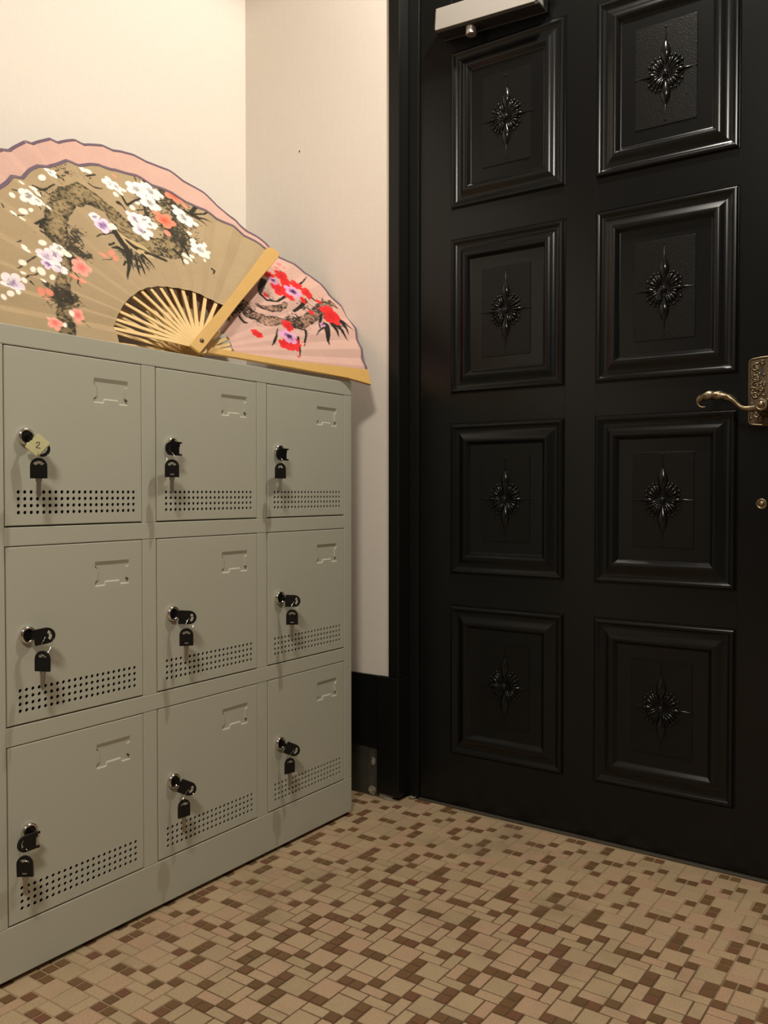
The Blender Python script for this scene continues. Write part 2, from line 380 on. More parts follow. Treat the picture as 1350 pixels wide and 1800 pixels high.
# ------------------------------------------------------------------ nine-door steel locker
LX, LB = -1.2152, -1.645
LY0, LY1, LTOP = 0.7136, 1.6049, 1.0035
DY = [0.7416, 1.0309, 1.3190]; DZ = [0.9728, 0.6683, 0.3633]; DW, DH = 0.2589, 0.2758
locker = empty('locker', ((LX + LB) / 2, (LY0 + LY1) / 2, 0)); tag(locker, 'grey steel locker with nine small doors, vents and hanging keys', 'locker')
P_ = M['paint']
boxo('side_panel', (LB, LY0, 0.008), (LX - 0.025, LY0 + 0.004, LTOP - 0.004), P_, locker)
boxo('side_panel', (LB, LY1 - 0.004, 0.008), (LX - 0.025, LY1, LTOP - 0.004), P_, locker)
boxo('back_panel', (LB, LY0 + 0.004, 0.006), (LB + 0.003, LY1 - 0.004, LTOP - 0.004), M['inside'], locker)
boxo('top_panel', (LB, LY0, LTOP - 0.004), (LX - 0.025, LY1, LTOP), P_, locker, 0.001)
boxo('bottom_panel', (LB + 0.003, LY0 + 0.004, 0.080), (LX - 0.025, LY1 - 0.004, 0.083), M['inside'], locker)
boxo('top_rail', (LX - 0.025, LY0, DZ[0]), (LX, LY1, LTOP), P_, locker, 0.0016)
boxo('plinth', (LX - 0.025, LY0, 0.008), (LX - 0.0002, LY1, DZ[2] - DH), P_, locker, 0.0014)
for y0, y1 in ((LY0, DY[0]), (DY[2] + DW, LY1)):
    boxo('upright', (LX - 0.025, y0, DZ[2] - DH), (LX - 0.0004, y1, DZ[0]), P_, locker, 0.0012)
for k in (0, 1):
    boxo('rail', (LX - 0.025, DY[0], DZ[k + 1]), (LX - 0.0001, DY[2] + DW, DZ[k] - DH), P_, locker, 0.0012)
    boxo('shelf', (LB + 0.003, LY0 + 0.004, DZ[k + 1] + 0.008), (LX - 0.025, LY1 - 0.004, DZ[k + 1] + 0.011), M['inside'], locker)
    boxo('partition', (LB + 0.003, DY[k] + DW + 0.013, 0.083), (LX - 0.025, DY[k] + DW + 0.016, LTOP - 0.004), M['inside'], locker)
    for r in range(3):
        boxo('mullion', (LX - 0.025, DY[k] + DW, DZ[r] - DH), (LX - 0.0006, DY[k + 1], DZ[r]), P_, locker, 0.0012)
for fx in (LB + 0.03, LX - 0.055):
    for fy in (LY0 + 0.03, LY1 - 0.03):
        bm = bmesh.new(); add_lathe(bm, [(0, 0), (0.014, 0), (0.016, 0.002), (0.012, 0.080), (0, 0.080)], 16)
        obj('foot', mesh_bm(bm), M['rubber'], locker, (fx, fy, 0))

def door_mesh():
    bm = bmesh.new()
    yl, yr, zt, zb = 0.0024, DW - 0.0010, -0.0012, -(DH - 0.0022)
    e = 0.0013
    yc = [yl + e, 0.0182, 0.150, 0.240, 0.2456, yr - e]; zc = [zt - e, -0.025, -0.082, -0.21675, -0.25885, zb + e]
    X = 0.0
    def q(p): return [bm.verts.new((X, y, z)) for y, z in p]
    for i in range(5):
        for j in range(5):
            if i == 2 and j == 1: continue
            if j == 3 and 1 <= i <= 3: continue
            bm.faces.new(q([(yc[i], zc[j + 1]), (yc[i + 1], zc[j + 1]), (yc[i + 1], zc[j]), (yc[i], zc[j])]))
    # rounded rim and returned edges
    r0 = [(yl + e, zb + e), (yr - e, zb + e), (yr - e, zt - e), (yl + e, zt - e)]; r1 = [(yl, zb), (yr, zb), (yr, zt), (yl, zt)]
    rings = [[bm.verts.new((0, *p)) for p in r0], [bm.verts.new((-e * .4, p[0] + (a[0] - p[0]) * .35, p[1] + (a[1] - p[1]) * .35)) for p, a in zip(r1, r0)], [bm.verts.new((-e, *p)) for p in r1], [bm.verts.new((-0.016, *p)) for p in r1]]
    for A, B in zip(rings, rings[1:]):
        for k in range(4): bm.faces.new((A[k], B[k], B[(k + 1) % 4], A[(k + 1) % 4]))
    # pressed card holder
    hole = [(.161, -.0330), (.230, -.0330), (.2305, -.0425), (.2245, -.0460), (.2245, -.0630), (.2305, -.0665), (.2305, -.0745), (.2115, -.0745), (.2095, -.0685), (.1825, -.0685), (.1805, -.0745), (.1605, -.0745), (.1605, -.0665), (.1665, -.0630), (.1665, -.0460), (.1605, -.0425)]
    deep = [(.1615, -.0395), (.2295, -.0395), (.2295, -.0425), (.2232, -.0458), (.2232, -.0632), (.2290, -.0665), (.2290, -.0722), (.2130, -.0722), (.2105, -.0662), (.1815, -.0662), (.1790, -.0722), (.1620, -.0722), (.1620, -.0667), (.1678, -.0632), (.1678, -.0458), (.1615, -.0425)]
    H0 = [bm.verts.new((0, *p)) for p in hole]; H1 = [bm.verts.new((-0.0024, *p)) for p in deep]
    R = [bm.verts.new((0, *p)) for p in ((.150, -.082), (.240, -.082), (.240, -.025), (.150, -.025))]
    es = [bm.edges.new((H0[i], H0[(i + 1) % len(H0)])) for i in range(len(H0))]
    er = [bm.edges.new((R[i], R[(i + 1) % 4])) for i in range(4)]
    bmesh.ops.triangle_fill(bm, use_beauty=True, edges=es + er, normal=(1, 0, 0))
    for i in range(len(H0)):
        j = (i + 1) % len(H0); bm.faces.new((H0[i], H0[j], H1[j], H1[i]))
    f = bm.faces.new(H1); bmesh.ops.triangulate(bm, faces=[f])
    # punched vent: 21 x 4 round holes
    py, pz = (0.2456 - 0.0182) / 21, (0.25885 - 0.21675) / 4; rr = 0.0030
    for i in range(21):
        for j in range(4):
            cy, cz = 0.0182 + (i + .5) * py, -0.21675 - (j + .5) * pz
            out = [(cy + sy * py / 2, cz + sz * pz / 2) for sy, sz in ((1, 0), (1, 1), (0, 1), (-1, 1), (-1, 0), (-1, -1), (0, -1), (1, -1))]
            O = [bm.verts.new((0, *p)) for p in out]
            I = [bm.verts.new((0, cy + rr * math.cos(k * math.pi / 4), cz + rr * math.sin(k * math.pi / 4))) for k in range(8)]
            D = [bm.verts.new((-0.0018, v.co.y, v.co.z)) for v in I]
            for k in range(8):
                m = (k + 1) % 8
                bm.faces.new((O[k], O[m], I[m], I[k])); bm.faces.new((I[k], I[m], D[m], D[k]))
    bmesh.ops.remove_doubles(bm, verts=bm.verts[:], dist=1e-5)
    return mesh_bm(bm)
DOOR_ME = door_mesh(); DOOR_ME.materials.append(P_)
bm = bmesh.new(); add_lathe(bm, [(0.0135, 0.0), (0.0135, 0.0035), (0.0128, 0.0060), (0.0110, 0.0072), (0.0095, 0.0066), (0.0088, 0.0040)], 28, 'x'); RING_ME = mesh_bm(bm, True); RING_ME.materials.append(M['chrome'])
bm = bmesh.new(); add_lathe(bm, [(0, 0.0052), (0.0076, 0.0052), (0.0090, 0.0042), (0.0090, 0.0)], 24, 'x'); CORE_ME = mesh_bm(bm); CORE_ME.materials.append(M['plastic'])
LOCKS = {}
for r in range(3):
    for c in range(3):
        d = obj('door', DOOR_ME, None, locker, (LX - 0.0003, DY[c], DZ[r]))
        lp = (LX - 0.0003, DY[c] + 0.0352, DZ[r] - 0.1372)
        LOCKS[(r, c)] = Vector(lp)
        obj('lock_ring', RING_ME, None, d, lp); obj('lock_core', CORE_ME, None, d, lp)
        # two hinge knuckles at the door's right edge, behind the face
        boxo('hinge', (LX - 0.020, DY[c] + DW - 0.010, DZ[r] - 0.045), (LX - 0.0165, DY[c] + DW - 0.002, DZ[r] - 0.025), M['steel'], d)

# ------------------------------------------------------------------ keys: each pair hangs from a lock
def bow_outline(w=0.0245, l=0.0315, n=9):
    h = w / 2; s = l - h * 1.05
    return [(-h, 0), (h, 0), (h, s)] + [(h * math.cos(a), s + (l - s) * math.sin(a)) for a in [math.pi * k / (n + 1) for k in range(1, n + 1)]] + [(-h, s)]
def slot():
    c = 0.0165; A = [math.radians(a) for a in (38, 64, 90, 116, 142)]
    return [(0.0100 * math.cos(a), c + 0.0100 * math.sin(a)) for a in A] + [(0.0055 * math.cos(a), c + 0.0055 * math.sin(a)) for a in A[::-1]]
def bow_mesh(prongs):
    bm = bmesh.new(); add_plate(bm, bow_outline(), [slot()], -0.002, 0.002)
    if prongs:
        for s in (-1, 1):
            x0, x1 = sorted((s * 0.0092, s * 0.0122)); add_box(bm, (x0, -0.0072, -0.002), (x1, 0.0002, 0.002))
    add_box(bm, (-0.0085, 0.0035, 0.0019), (0.0085, 0.0042, 0.0023))
    return mesh_bm(bm)
BOW, BOW_FOLD = bow_mesh(False), bow_mesh(True)
for m_ in (BOW, BOW_FOLD): m_.materials.append(M['plastic'])
bm = bmesh.new(); add_plate(bm, [(-.0046, 0), (.0046, 0), (.0046, -.004), (.0034, -.006), (.0034, -.012), (.0026, -.0135), (.0034, -.015), (.0026, -.018), (.0034, -.021), (.0034, -.025), (.0012, -.0285), (-.0012, -.0285), (-.0034, -.025), (-.0034, -.006), (-.0046, -.004)], z0=-.0009, z1=.0009)
BLADE = mesh_bm(bm); BLADE.materials.append(M['steel'])
MARK = box_mesh((-0.0034, 0.0042, 0.0019), (0.0034, 0.0058, 0.0023)); MARK.materials.append(M['mark'])
bm = bmesh.new(); add_box(bm, (-0.0040, -0.0135, -0.0013), (0.0040, 0.002, 0.0013)); SHANK = mesh_bm(bm); SHANK.materials.append(M['plastic'])
bm = bmesh.new(); add_tube(bm, [(0.0088 * math.cos(a), 0.0112 * math.sin(a), 0) for a in [2 * math.pi * k / 24 for k in range(24)]], 0.00055, 6, closed=True); KRING = mesh_bm(bm, True); KRING.materials.append(M['chrome'])

# (row, column): (folded?, tilt of the key in the lock, hanging bow centre (y, z), turn of the hanging key, lean, light mark?, label)
KEYS = {
 (0, 0): (False, -42, (0.7779, 0.7868), 4, 0, False, 'black key pair with cream tape tag numbered 2, in top-left locker lock'),
 (0, 1): (True, 0, (1.0387, 0.7925), 8, 0, True, 'black key pair in top row middle lock, bow folded back'),
 (0, 2): (True, 0, (1.3229, 0.7940), 34, 0, False, 'black key pair in top-right locker lock, bow folded back'),
 (1, 0): (False, 9, (0.7817, 0.4930), -32, 0, False, 'black key pair in the lock of the middle row, left locker door'),
 (1, 1): (False, -4, (1.0701, 0.4905), 2, 0, True, 'black key pair in the lock of the centre locker door'),
 (1, 2): (False, -2, (1.3577, 0.4925), 2, 0, True, 'black key pair in the lock of the middle row, right locker door'),
 (2, 0): (True, -3, (0.7497, 0.1890), -24, 4, True, 'black key pair in bottom-left locker lock, bow folded back'),
 (2, 1): (False, -24, (1.0624, 0.1830), 36, 0, False, 'black key pair in the lock of the bottom row, middle locker door'),
 (2, 2): (False, -22, (1.3491, 0.1858), 38, 0, False, 'black key pair in the lock of the bottom row, right locker door'),
}
UP = Vector((0, 0, 1))
for (r, c), (fold, tilt, hang, turn, lean, mark, label) in KEYS.items():
    L = LOCKS[(r, c)]
    t = empty('locker_keys', L + Vector((0.006, 0, 0))); tag(t, label, 'keys', 'key pairs hanging from the locker doors')
    view = Vector((-L.x, -L.y, 0)).normalized(); right = Vector((-view.y, view.x, 0))
    ta = math.radians(tilt)
    if fold:
        yv = Vector((0.10, -math.cos(ta), -math.sin(ta))).normalized()       # flat to arch points left
        n = Vector((1, 0.05, 0)); n = (n - yv * n.dot(yv)).normalized(); xv = yv.cross(n)
        base = L + Vector((0.024, -0.004, -0.0075)); me = BOW_FOLD
        k = obj('key_in_lock', me, None, t, base, frame_rot(xv, yv, n))
        obj('shank', SHANK, None, t, L + Vector((0.0205, 0, 0)), frame_rot((0, 0, 1), (1, 0, 0), (0, 1, 0)))
        eye = base + yv * 0.0215 + Vector((0, 0, -0.009))
    else:
        yv = (right * math.cos(ta) + UP * math.sin(ta)).normalized()
        n = view; xv = yv.cross(n)
        base = L + Vector((0.0165, 0, 0)) + UP * (-0.0055 if tilt <= 0 else -0.004) - xv * 0.0 + yv * 0.001
        k = obj('key_in_lock', BOW, None, t, base, frame_rot(xv, yv, n))
        obj('shank', SHANK, None, t, L + Vector((0.0175, 0, -0.002)), frame_rot((0, 0, 1), (1, 0, 0), (0, 1, 0)))
        eye = base + yv * 0.0245
        if (r, c) == (0, 0):
            bm = bmesh.new(); add_box(bm, (-0.0145, -0.001, -0.0036), (0.0145, 0.0235, 0.0036))
            bmesh.ops.bevel(bm, geom=bm.edges[:], offset=0.0012, segments=2, affect='EDGES')
            tp = obj('tape_tag', mesh_bm(bm), M['tape'], t, base, frame_rot(xv, yv, n)); tp['label'] = 'cream tape tag with handwritten 2'
            bm = bmesh.new(); add_tube(bm, [(-.0034, .0030, 0), (-.0028, .0050, 0), (-.0006, .0060, 0), (.0014, .0050, 0), (.0012, .0028, 0), (-.0006, .0002, 0), (-.0032, -.0030, 0), (-.0012, -.0032, 0), (.0010, -.0030, 0), (.0034, -.0034, 0)], 0.00058, 6)
            two = obj('number', mesh_bm(bm), M['ink'], tp, base + yv * 0.0125 + n * 0.0037, frame_rot((right - UP * 0.12).normalized(), (UP + right * 0.12).normalized(), n))
            two['label'] = 'handwritten number 2'
    hp = Vector((LX + 0.033, hang[0], hang[1])) - Vector((0, 0, 0.0155))
    tu, le = math.radians(turn), math.radians(lean)
    v2 = Vector((-hp.x, -hp.y, 0)).normalized(); nn = Matrix.Rotation(tu, 3, 'Z') @ v2; rr_ = Vector((-nn.y, nn.x, 0))
    yv = (UP * math.cos(le) - rr_ * math.sin(le) * 0.4).normalized(); xv = yv.cross(nn)
    R_ = frame_rot(xv, yv, nn)
    s = obj('spare_key', BOW, None, t, hp, R_); obj('key_blade', BLADE, None, s, hp, R_)
    if mark: obj('print', MARK, None, s, hp, R_)
    top = hp + yv * 0.0245; mid = (eye + top) / 2; d = (eye - top); ln = max(d.length, 0.012); d.normalize()
    w_ = (d.cross(Vector((0.8, -0.5, 0.1)))).normalized()
    ro = frame_rot(w_, d, w_.cross(d)); o = obj('key_ring', KRING, None, t, mid, ro); o.scale = (0.8, (ln / 2 + 0.0022) / 0.0112, 1)

# ------------------------------------------------------------------ black panelled door
door = empty('door_1', (-0.706, DOORY + 0.02, 0)); tag(door, 'black eight-panel door with star rosettes and bronze lever', kind='structure')
XP = [(-1.0537, -0.7657), (-0.6970, -0.4062)]; ZP = [(1.4152, 1.7814), (0.9819, 1.3454), (0.5568, 0.9132), (0.1282, 0.4835)]
DX0, DX1, DZ0, DZ1 = -1.1395, -0.272, 0.006, 2.020
YB = DOORY + 0.038
def slab_part(name, x0, x1, z0, z1): boxo(name, (x0, DOORY, z0), (x1, YB, z1), M['black'], door, 0.0002, 1)
for x0, x1 in ((DX0, XP[0][0]), (XP[0][1], XP[1][0]), (XP[1][1], DX1)): slab_part('stile', x0, x1, DZ0, DZ1)
for x0, x1 in XP:
    zs = [DZ1] + [z for p in ZP for z in (p[1], p[0])] + [DZ0]
    for k in range(0, len(zs), 2): slab_part('rail', x0, x1, zs[k + 1], zs[k])

PROF = [(0.0028, -0.012), (0.0028, 0.0030), (0.0036, 0.0052), (0.0056, 0.0072), (0.0082, 0.0078), (0.0108, 0.0070), (0.0128, 0.0050), (0.0150, 0.0034), (0.0175, 0.0022), (0.0200, 0.0018), (0.0225, 0.0020), (0.0255, 0.0026), (0.0285, 0.0038), (0.0315, 0.0056), (0.0345, 0.0074), (0.0372, 0.0086), (0.0395, 0.0092), (0.0418, 0.0094), (0.0440, 0.0089), (0.0460, 0.0074), (0.0520, 0.0004), (0.0540, -0.0004)]
def moulding_mesh(w, h):
    V, F = [], []
    for t, p in PROF:
        V += [(-w / 2 + t, -p, -h / 2 + t), (w / 2 - t, -p, -h / 2 + t), (w / 2 - t, -p, h / 2 - t), (-w / 2 + t, -p, h / 2 - t)]
    for i in range(len(PROF) - 1):
        for k in range(4):
            m = (k + 1) % 4; F.append((4 * i + k, 4 * i + m, 4 * i + 4 + m, 4 * i + 4 + k))
    return mesh_from(V, F)

def add_petal(bm, ang, r0, r1, hw, hh, peak=0.45, base=0.0, n=9, sharp=1.0):
    """half-round petal lying on the xz plane, pointing along ang, raised towards -y"""
    d = Vector((math.cos(ang), 0, math.sin(ang))); s = Vector((-math.sin(ang), 0, math.cos(ang))); rows = []
    for i in range(n):
        t = i / (n - 1)
        sh = math.sin(math.pi * (t ** (math.log(0.5) / math.log(peak)))) ** sharp if 0 < t < 1 else 0.02
        c = d * (r0 + (r1 - r0) * t)
        rows.append([bm.verts.new(c + s * hw * sh * math.cos(a) + Vector((0, -base - hh * sh * math.sin(a), 0))) for a in [math.pi * k / 6 for k in range(7)]])
    for A, B in zip(rows, rows[1:]):
        for k in range(6): bm.faces.new((A[k], A[k + 1], B[k + 1], B[k]))
def add_bead(bm, x, z, r, base=0.0):
    add_lathe(bm, [(r, -0.0005), (r, r * 0.3), (r * .75, r * .85), (0, r * 1.15)], 10, '-y', (x, -base, z))
def rosette_mesh():
    bm = bmesh.new()
    for a in (90, 270):
        add_petal(bm, math.radians(a), 0.010, 0.072, 0.0105, 0.0070, 0.50, n=12, sharp=1.5)
        add_petal(bm, math.radians(a), 0.050, 0.092, 0.0022, 0.0022, 0.3)
        add_bead(bm, 0, (0.093 if a == 90 else -0.093), 0.0022)
    for a in (0, 180):
        add_petal(bm, math.radians(a), 0.006, 0.044, 0.0050, 0.0075, 0.62)
        add_petal(bm, math.radians(a), 0.030, 0.060, 0.0024, 0.0032, 0.3)
        add_bead(bm, (0.061 if a == 0 else -0.061), 0, 0.0020)
    for q in range(4):
        s1, s2 = ((1, 1), (-1, 1), (-1, -1), (1, -1))[q]
        for k, (a, r1, hw, bead) in enumerate(((14, 0.034, 0.0030, 0.0030), (29, 0.038, 0.0040, 0.0034), (44, 0.0375, 0.0042, 0.0034), (58, 0.0375, 0.0040, 0.0033), (70, 0.0345, 0.0030, 0.0030))):
            ar = math.radians(a); ang = math.atan2(s2 * math.sin(ar), s1 * math.cos(ar))
            add_petal(bm, ang, 0.007, r1, hw, 0.0058 + 0.0016 * (k % 2), 0.6)
            add_bead(bm, s1 * math.cos(ar) * r1, s2 * math.sin(ar) * r1, bead)
            if k % 2: add_bead(bm, s1 * math.cos(ar + .1) * (r1 - .008), s2 * math.sin(ar + .1) * (r1 - .008), 0.0022, 0.001)
    add_lathe(bm, [(0.0060, -0.0005), (0.0060, 0.0050), (0.0042, 0.0072), (0.0020, 0.0076), (0, 0.0080)], 16, '-y')
    for k in range(8):
        add_bead(bm, 0.0058 * math.cos(k * math.pi / 4), 0.0058 * math.sin(k * math.pi / 4), 0.0014, 0.0048)
    return mesh_bm(bm, True)
ROS = rosette_mesh(); ROS.materials.append(M['black_relief'])
for (x0, x1) in XP:
    for (z0, z1) in ZP:
        w, h, cx_, cz_ = x1 - x0, z1 - z0, (x0 + x1) / 2, (z0 + z1) / 2
        pn = obj('panel', box_mesh((-w / 2 + 0.001, 0.0002, -h / 2 + 0.001), (w / 2 - 0.001, 0.014, h / 2 - 0.001)), M['black'], door, (cx_, DOORY, cz_))
        obj('moulding', moulding_mesh(w, h), M['black'], pn, (cx_, DOORY, cz_))
        pw_, ph_ = w - 0.166, h - 0.160
        obj('grained_plaque', box_mesh((-pw_ / 2, -0.0014, -ph_ / 2), (pw_ / 2, 0.0004, ph_ / 2), 0.0007, 1), M['black_leather'], pn, (cx_, DOORY, cz_))
        obj('star_rosette', ROS, None, pn, (cx_, DOORY - 0.0014, cz_))

# door closer along the top rail
ca = math.radians(3.0); CR = frame_rot((math.cos(ca), 0, -math.sin(ca)), (0, 1, 0), (math.sin(ca), 0, math.cos(ca)))
cp = Vector((-1.0725, DOORY, 1.8165))
bm = bmesh.new(); add_box(bm, (0, -0.050, 0.002), (0.258, -0.006, 0.050)); 
bmesh.ops.bevel(bm, geom=[e for e in bm.edges if abs(e.verts[0].co.x - e.verts[1].co.x) < 1e-6], offset=0.004, segments=3, affect='EDGES')
cl = obj('door_closer', mesh_bm(bm), M['closer'], door, cp, CR); cl['label'] = 'silver grey door closer'
obj('dark_underside', box_mesh((0.006, -0.046, -0.003), (0.262, 0.0, 0.0035), 0.001, 1), M['closer_dark'], cl, cp, CR); obj('back_plate', box_mesh((0.002, -0.007, -0.004), (0.264, 0.0, 0.052), 0.001, 1), M['closer_dark'], cl, cp, CR)  # dark strip along the underside of the closer, then its back plate
bm = bmesh.new(); add_lathe(bm, [(0, -0.021), (0.0112, -0.021), (0.0124, -0.0195), (0.0116, 0.002)], 20, 'z'); obj('adjustment_knob', mesh_bm(bm, False), M['knob'], cl, cp + CR @ Vector((0.088, -0.030, 0)))
bm = bmesh.new(); add_lathe(bm, [(0.014, 0.0), (0.014, 0.014), (0.010, 0.018), (0, 0.018)], 20, 'z'); obj('spindle', mesh_bm(bm), M['closer'], cl, cp + CR @ Vector((0.150, -0.026, 0.050)))
bm = bmesh.new(); add_box(bm, (-0.008, -0.150, 0.0), (0.012, 0.012, 0.005)); bmesh.ops.bevel(bm, geom=bm.edges[:], offset=0.0015, segments=2, affect='EDGES')
ar_ = math.radians(82); obj('closer_arm', mesh_bm(bm), M['closer'], cl, cp + CR @ Vector((0.150, -0.030, 0.066)), frame_rot((math.cos(ar_), math.sin(ar_), 0), (-math.sin(ar_), math.cos(ar_), 0), (0, 0, 1)))

# bronze lever set
HX, HZ = -0.3515, 0.9435                      # middle of the plate
pl_w, pl_h = 0.0715, 0.1285
def plate_outline(w, h, r=0.007, bow=0.0022):
    pts = []
    for cx_, cz_, a0 in ((w / 2 - r, h / 2 - r, 0), (-w / 2 + r, h / 2 - r, 90), (-w / 2 + r, -h / 2 + r, 180), (w / 2 - r, -h / 2 + r, 270)):
        for k in range(5):
            a = math.radians(a0 + 90 * k / 4); pts.append((cx_ + r * math.cos(a), cz_ + r * math.sin(a)))
    top = [p for p in pts]
    out = []
    for i, p in enumerate(top):
        out.append(p)
        q_ = top[(i + 1) % len(top)]
        if abs(q_[0] - p[0]) > w * 0.5:
            s = 1 if p[1] > 0 else -1
            for t in (0.25, 0.5, 0.75): out.append((p[0] + (q_[0] - p[0]) * t, p[1] + s * bow * math.sin(math.pi * t)))
    return out
PR = frame_rot((1, 0, 0), (0, 0, 1), (0, -1, 0))       # plate xy -> door xz, z -> outwards
hp0 = Vector((HX, DOORY, HZ))
bm = bmesh.new(); add_plate(bm, plate_outline(pl_w, pl_h), [], 0.0, 0.004); plate = obj('handle_plate', mesh_bm(bm), M['bronze_dark'], door, hp0, PR); plate['label'] = 'ornate bronze handle plate'
bm = bmesh.new(); add_tube(bm, [(x, y, 0.0048) for x, y in plate_outline(pl_w - 0.003, pl_h - 0.003)], 0.0018, 8, closed=True); obj('plate_rim', mesh_bm(bm, True), M['bronze'], plate, hp0, PR)
bm = bmesh.new()
def spiral(cx_, cy_, r, turns, a0, sgn, tail):
    pts = []
    for i in range(20):
        t = i / 19; a = a0 + sgn * turns * 2 * math.pi * t; rr_ = r * (1 - 0.85 * t); pts.append((cx_ + rr_ * math.cos(a), cy_ + rr_ * math.sin(a), 0.0048))
    pts = [(pts[0][0] + tail[0], pts[0][1] + tail[1], 0.0045), (pts[0][0] + tail[0] * .45, pts[0][1] + tail[1] * .45, 0.0048)] + pts
    add_tube(bm, pts, [0.0008, 0.0016] + [0.0021] * 12 + [0.0016] * 8, 6)
for s in (-1, 1):
    for cx_, cy_, r, a0, sg, tail in ((0.0225, 0.046, 0.0075, 90, -1, (-0.008, 0.002)), (0.0235, 0.028, 0.0065, 200, 1, (0.004, 0.010)), (0.0230, 0.012, 0.0078, 100, -1, (-0.009, 0.004)), (0.0235, -0.006, 0.0062, 230, 1, (0.006, 0.008)), (0.0215, -0.044, 0.0078, 60, 1, (-0.010, -0.004)), (0.0120, -0.054, 0.0045, 140, -1, (0.006, 0.006)), (0.0105, 0.056, 0.0040, 220, 1, (0.006, -0.004)), (0.0120, 0.004, 0.0045, 40, -1, (-0.005, 0.006))):
        A = math.radians(a0)
        if s < 0: A = math.pi - A
        spiral(s * cx_, cy_, r, 1.35, A, sg * s, (s * tail[0], tail[1]))
    for k in range(26):
        rr = random.Random(50 + k); add_lathe(bm, [(0.0026, 0.0038), (0.0021, 0.0056), (0, 0.0064)], 8, 'z', (s * rr.uniform(0.006, 0.031), rr.uniform(-0.057, 0.058), 0))
    for k in range(22):
        rr = random.Random(80 + k); x_, y_ = s * rr.uniform(0.008, 0.030), rr.uniform(-0.055, 0.055); a = rr.uniform(0, 6.28)
        add_tube(bm, [(x_ + math.cos(a + t * 1.2) * 0.005 * t * 1.6, y_ + math.sin(a + t * 1.2) * 0.005 * t * 1.6, 0.0046) for t in (0, .33, .66, 1.0)], [0.0006, 0.0016, 0.0018, 0.0006], 6)
obj('scrollwork', mesh_bm(bm, True), M['bronze'], plate, hp0, PR)
bm = bmesh.new(); add_plate(bm, [(0.0042 * math.cos(a), 0.0042 * math.sin(a)) for a in [2 * math.pi * k / 12 for k in range(1, 12)]] + [(0.0024, -0.022), (-0.0024, -0.022)][::1], [], 0.0040, 0.0046)
bm.free()
bm = bmesh.new(); add_plate(bm, [(-0.0026, -0.012), (0.0026, -0.012), (0.0026, 0.008), (0.0045, 0.012), (0.003, 0.016), (-0.003, 0.016), (-0.0045, 0.012), (-0.0026, 0.008)], [], 0.0040, 0.0047)
obj('keyhole', mesh_bm(bm), M['ink'], plate, hp0 + Vector((-0.012, 0, 0.040)), PR)
HUB = Vector((-0.3525, DOORY, 0.9130))
bm = bmesh.new(); add_lathe(bm, [(0.0200, 0.003), (0.0195, 0.007), (0.0150, 0.013), (0.0105, 0.022), (0.0100, 0.040), (0.0118, 0.047), (0.0118, 0.058), (0.0095, 0.061), (0.0085, 0.0595), (0.0060, 0.0605), (0.0045, 0.0635), (0, 0.0645)], 24, '-y')
lever = obj('lever', mesh_bm(bm, True), M['bronze'], door, HUB); lever['label'] = 'bronze lever handle with a twisted leaf grip'
path = [(-0.3560, 0.9110), (-0.3640, 0.9080), (-0.3741, 0.9072), (-0.3830, 0.9078), (-0.3905, 0.9115), (-0.3965, 0.9172), (-0.4040, 0.9250), (-0.4116, 0.9302), (-0.4200, 0.9332), (-0.4288, 0.9350), (-0.4380, 0.9362), (-0.4481, 0.9362), (-0.4570, 0.9350), (-0.4640, 0.9315), (-0.4680, 0.9265), (-0.4676, 0.9215), (-0.4645, 0.9180)]
rad = [0.0066, 0.0062, 0.0056, 0.0050, 0.0046, 0.0048, 0.0056, 0.0066, 0.0074, 0.0080, 0.0082, 0.0080, 0.0074, 0.0064, 0.0052, 0.0040, 0.0022]
fine, fr = [], []
for i in range(len(path) - 1):
    for t in (0, .25, .5, .75):
        fine.append((path[i][0] + (path[i + 1][0] - path[i][0]) * t, path[i][1] + (path[i + 1][1] - path[i][1]) * t)); fr.append(rad[i] + (rad[i + 1] - rad[i]) * t)
bm = bmesh.new()
add_tube(bm, [(x - HUB.x, -0.053, z - HUB.z) for x, z in fine], fr, 14)
bmesh.ops.recalc_face_normals(bm, faces=bm.faces[:])
n_ = 14
bm.verts.ensure_lookup_table()
for i in range(len(fine)):                           # twisted flutes on the grip
    k = max(0.0, min(1.0, (i - 24) / 8.0)) * max(0.0, min(1.0, (62 - i) / 6.0))
    c = Vector((fine[i][0] - HUB.x, -0.053, fine[i][1] - HUB.z))
    for j in range(n_):
        v = bm.verts[i * n_ + j]; a = 2 * math.pi * j / n_
        v.co = c + (v.co - c) * (1 + 0.20 * k * math.sin(3 * a + i * 0.75))
obj('grip', mesh_bm(bm, True), M['bronze'], lever, HUB)
bm = bmesh.new(); add_tube(bm, [(-0.4700 - HUB.x + 0.0105 * math.cos(a) + 0.012, -0.0565, 0.9245 - HUB.z + 0.0105 * math.sin(a)) for a in [math.radians(d) for d in range(80, 320, 20)]], [0.0012 + 0.0012 * math.sin(math.pi * k / 11) for k in range(12)], 8)
obj('curl', mesh_bm(bm, True), M['bronze'], lever, HUB)
bm = bmesh.new(); add_lathe(bm, [(0.0108, 0), (0.0108, 0.0018), (0.0098, 0.0030), (0.0080, 0.0034), (0.0068, 0.0024), (0.0052, 0.0022), (0.0046, 0.0040), (0.0030, 0.0050), (0, 0.0052)], 24, '-y')
kb = obj('lock_button', mesh_bm(bm, True), M['bronze'], door, (-0.3621, DOORY, 0.728)); kb['label'] = 'small round bronze lock button'
bm = bmesh.new(); add_box(bm, (-1.10, DOORY + 0.004, 0.0035), (-0.30, DOORY + 0.030, 0.0065)); obj('bottom_seal', mesh_bm(bm), M['rubber'], door, (0, 0, 0))

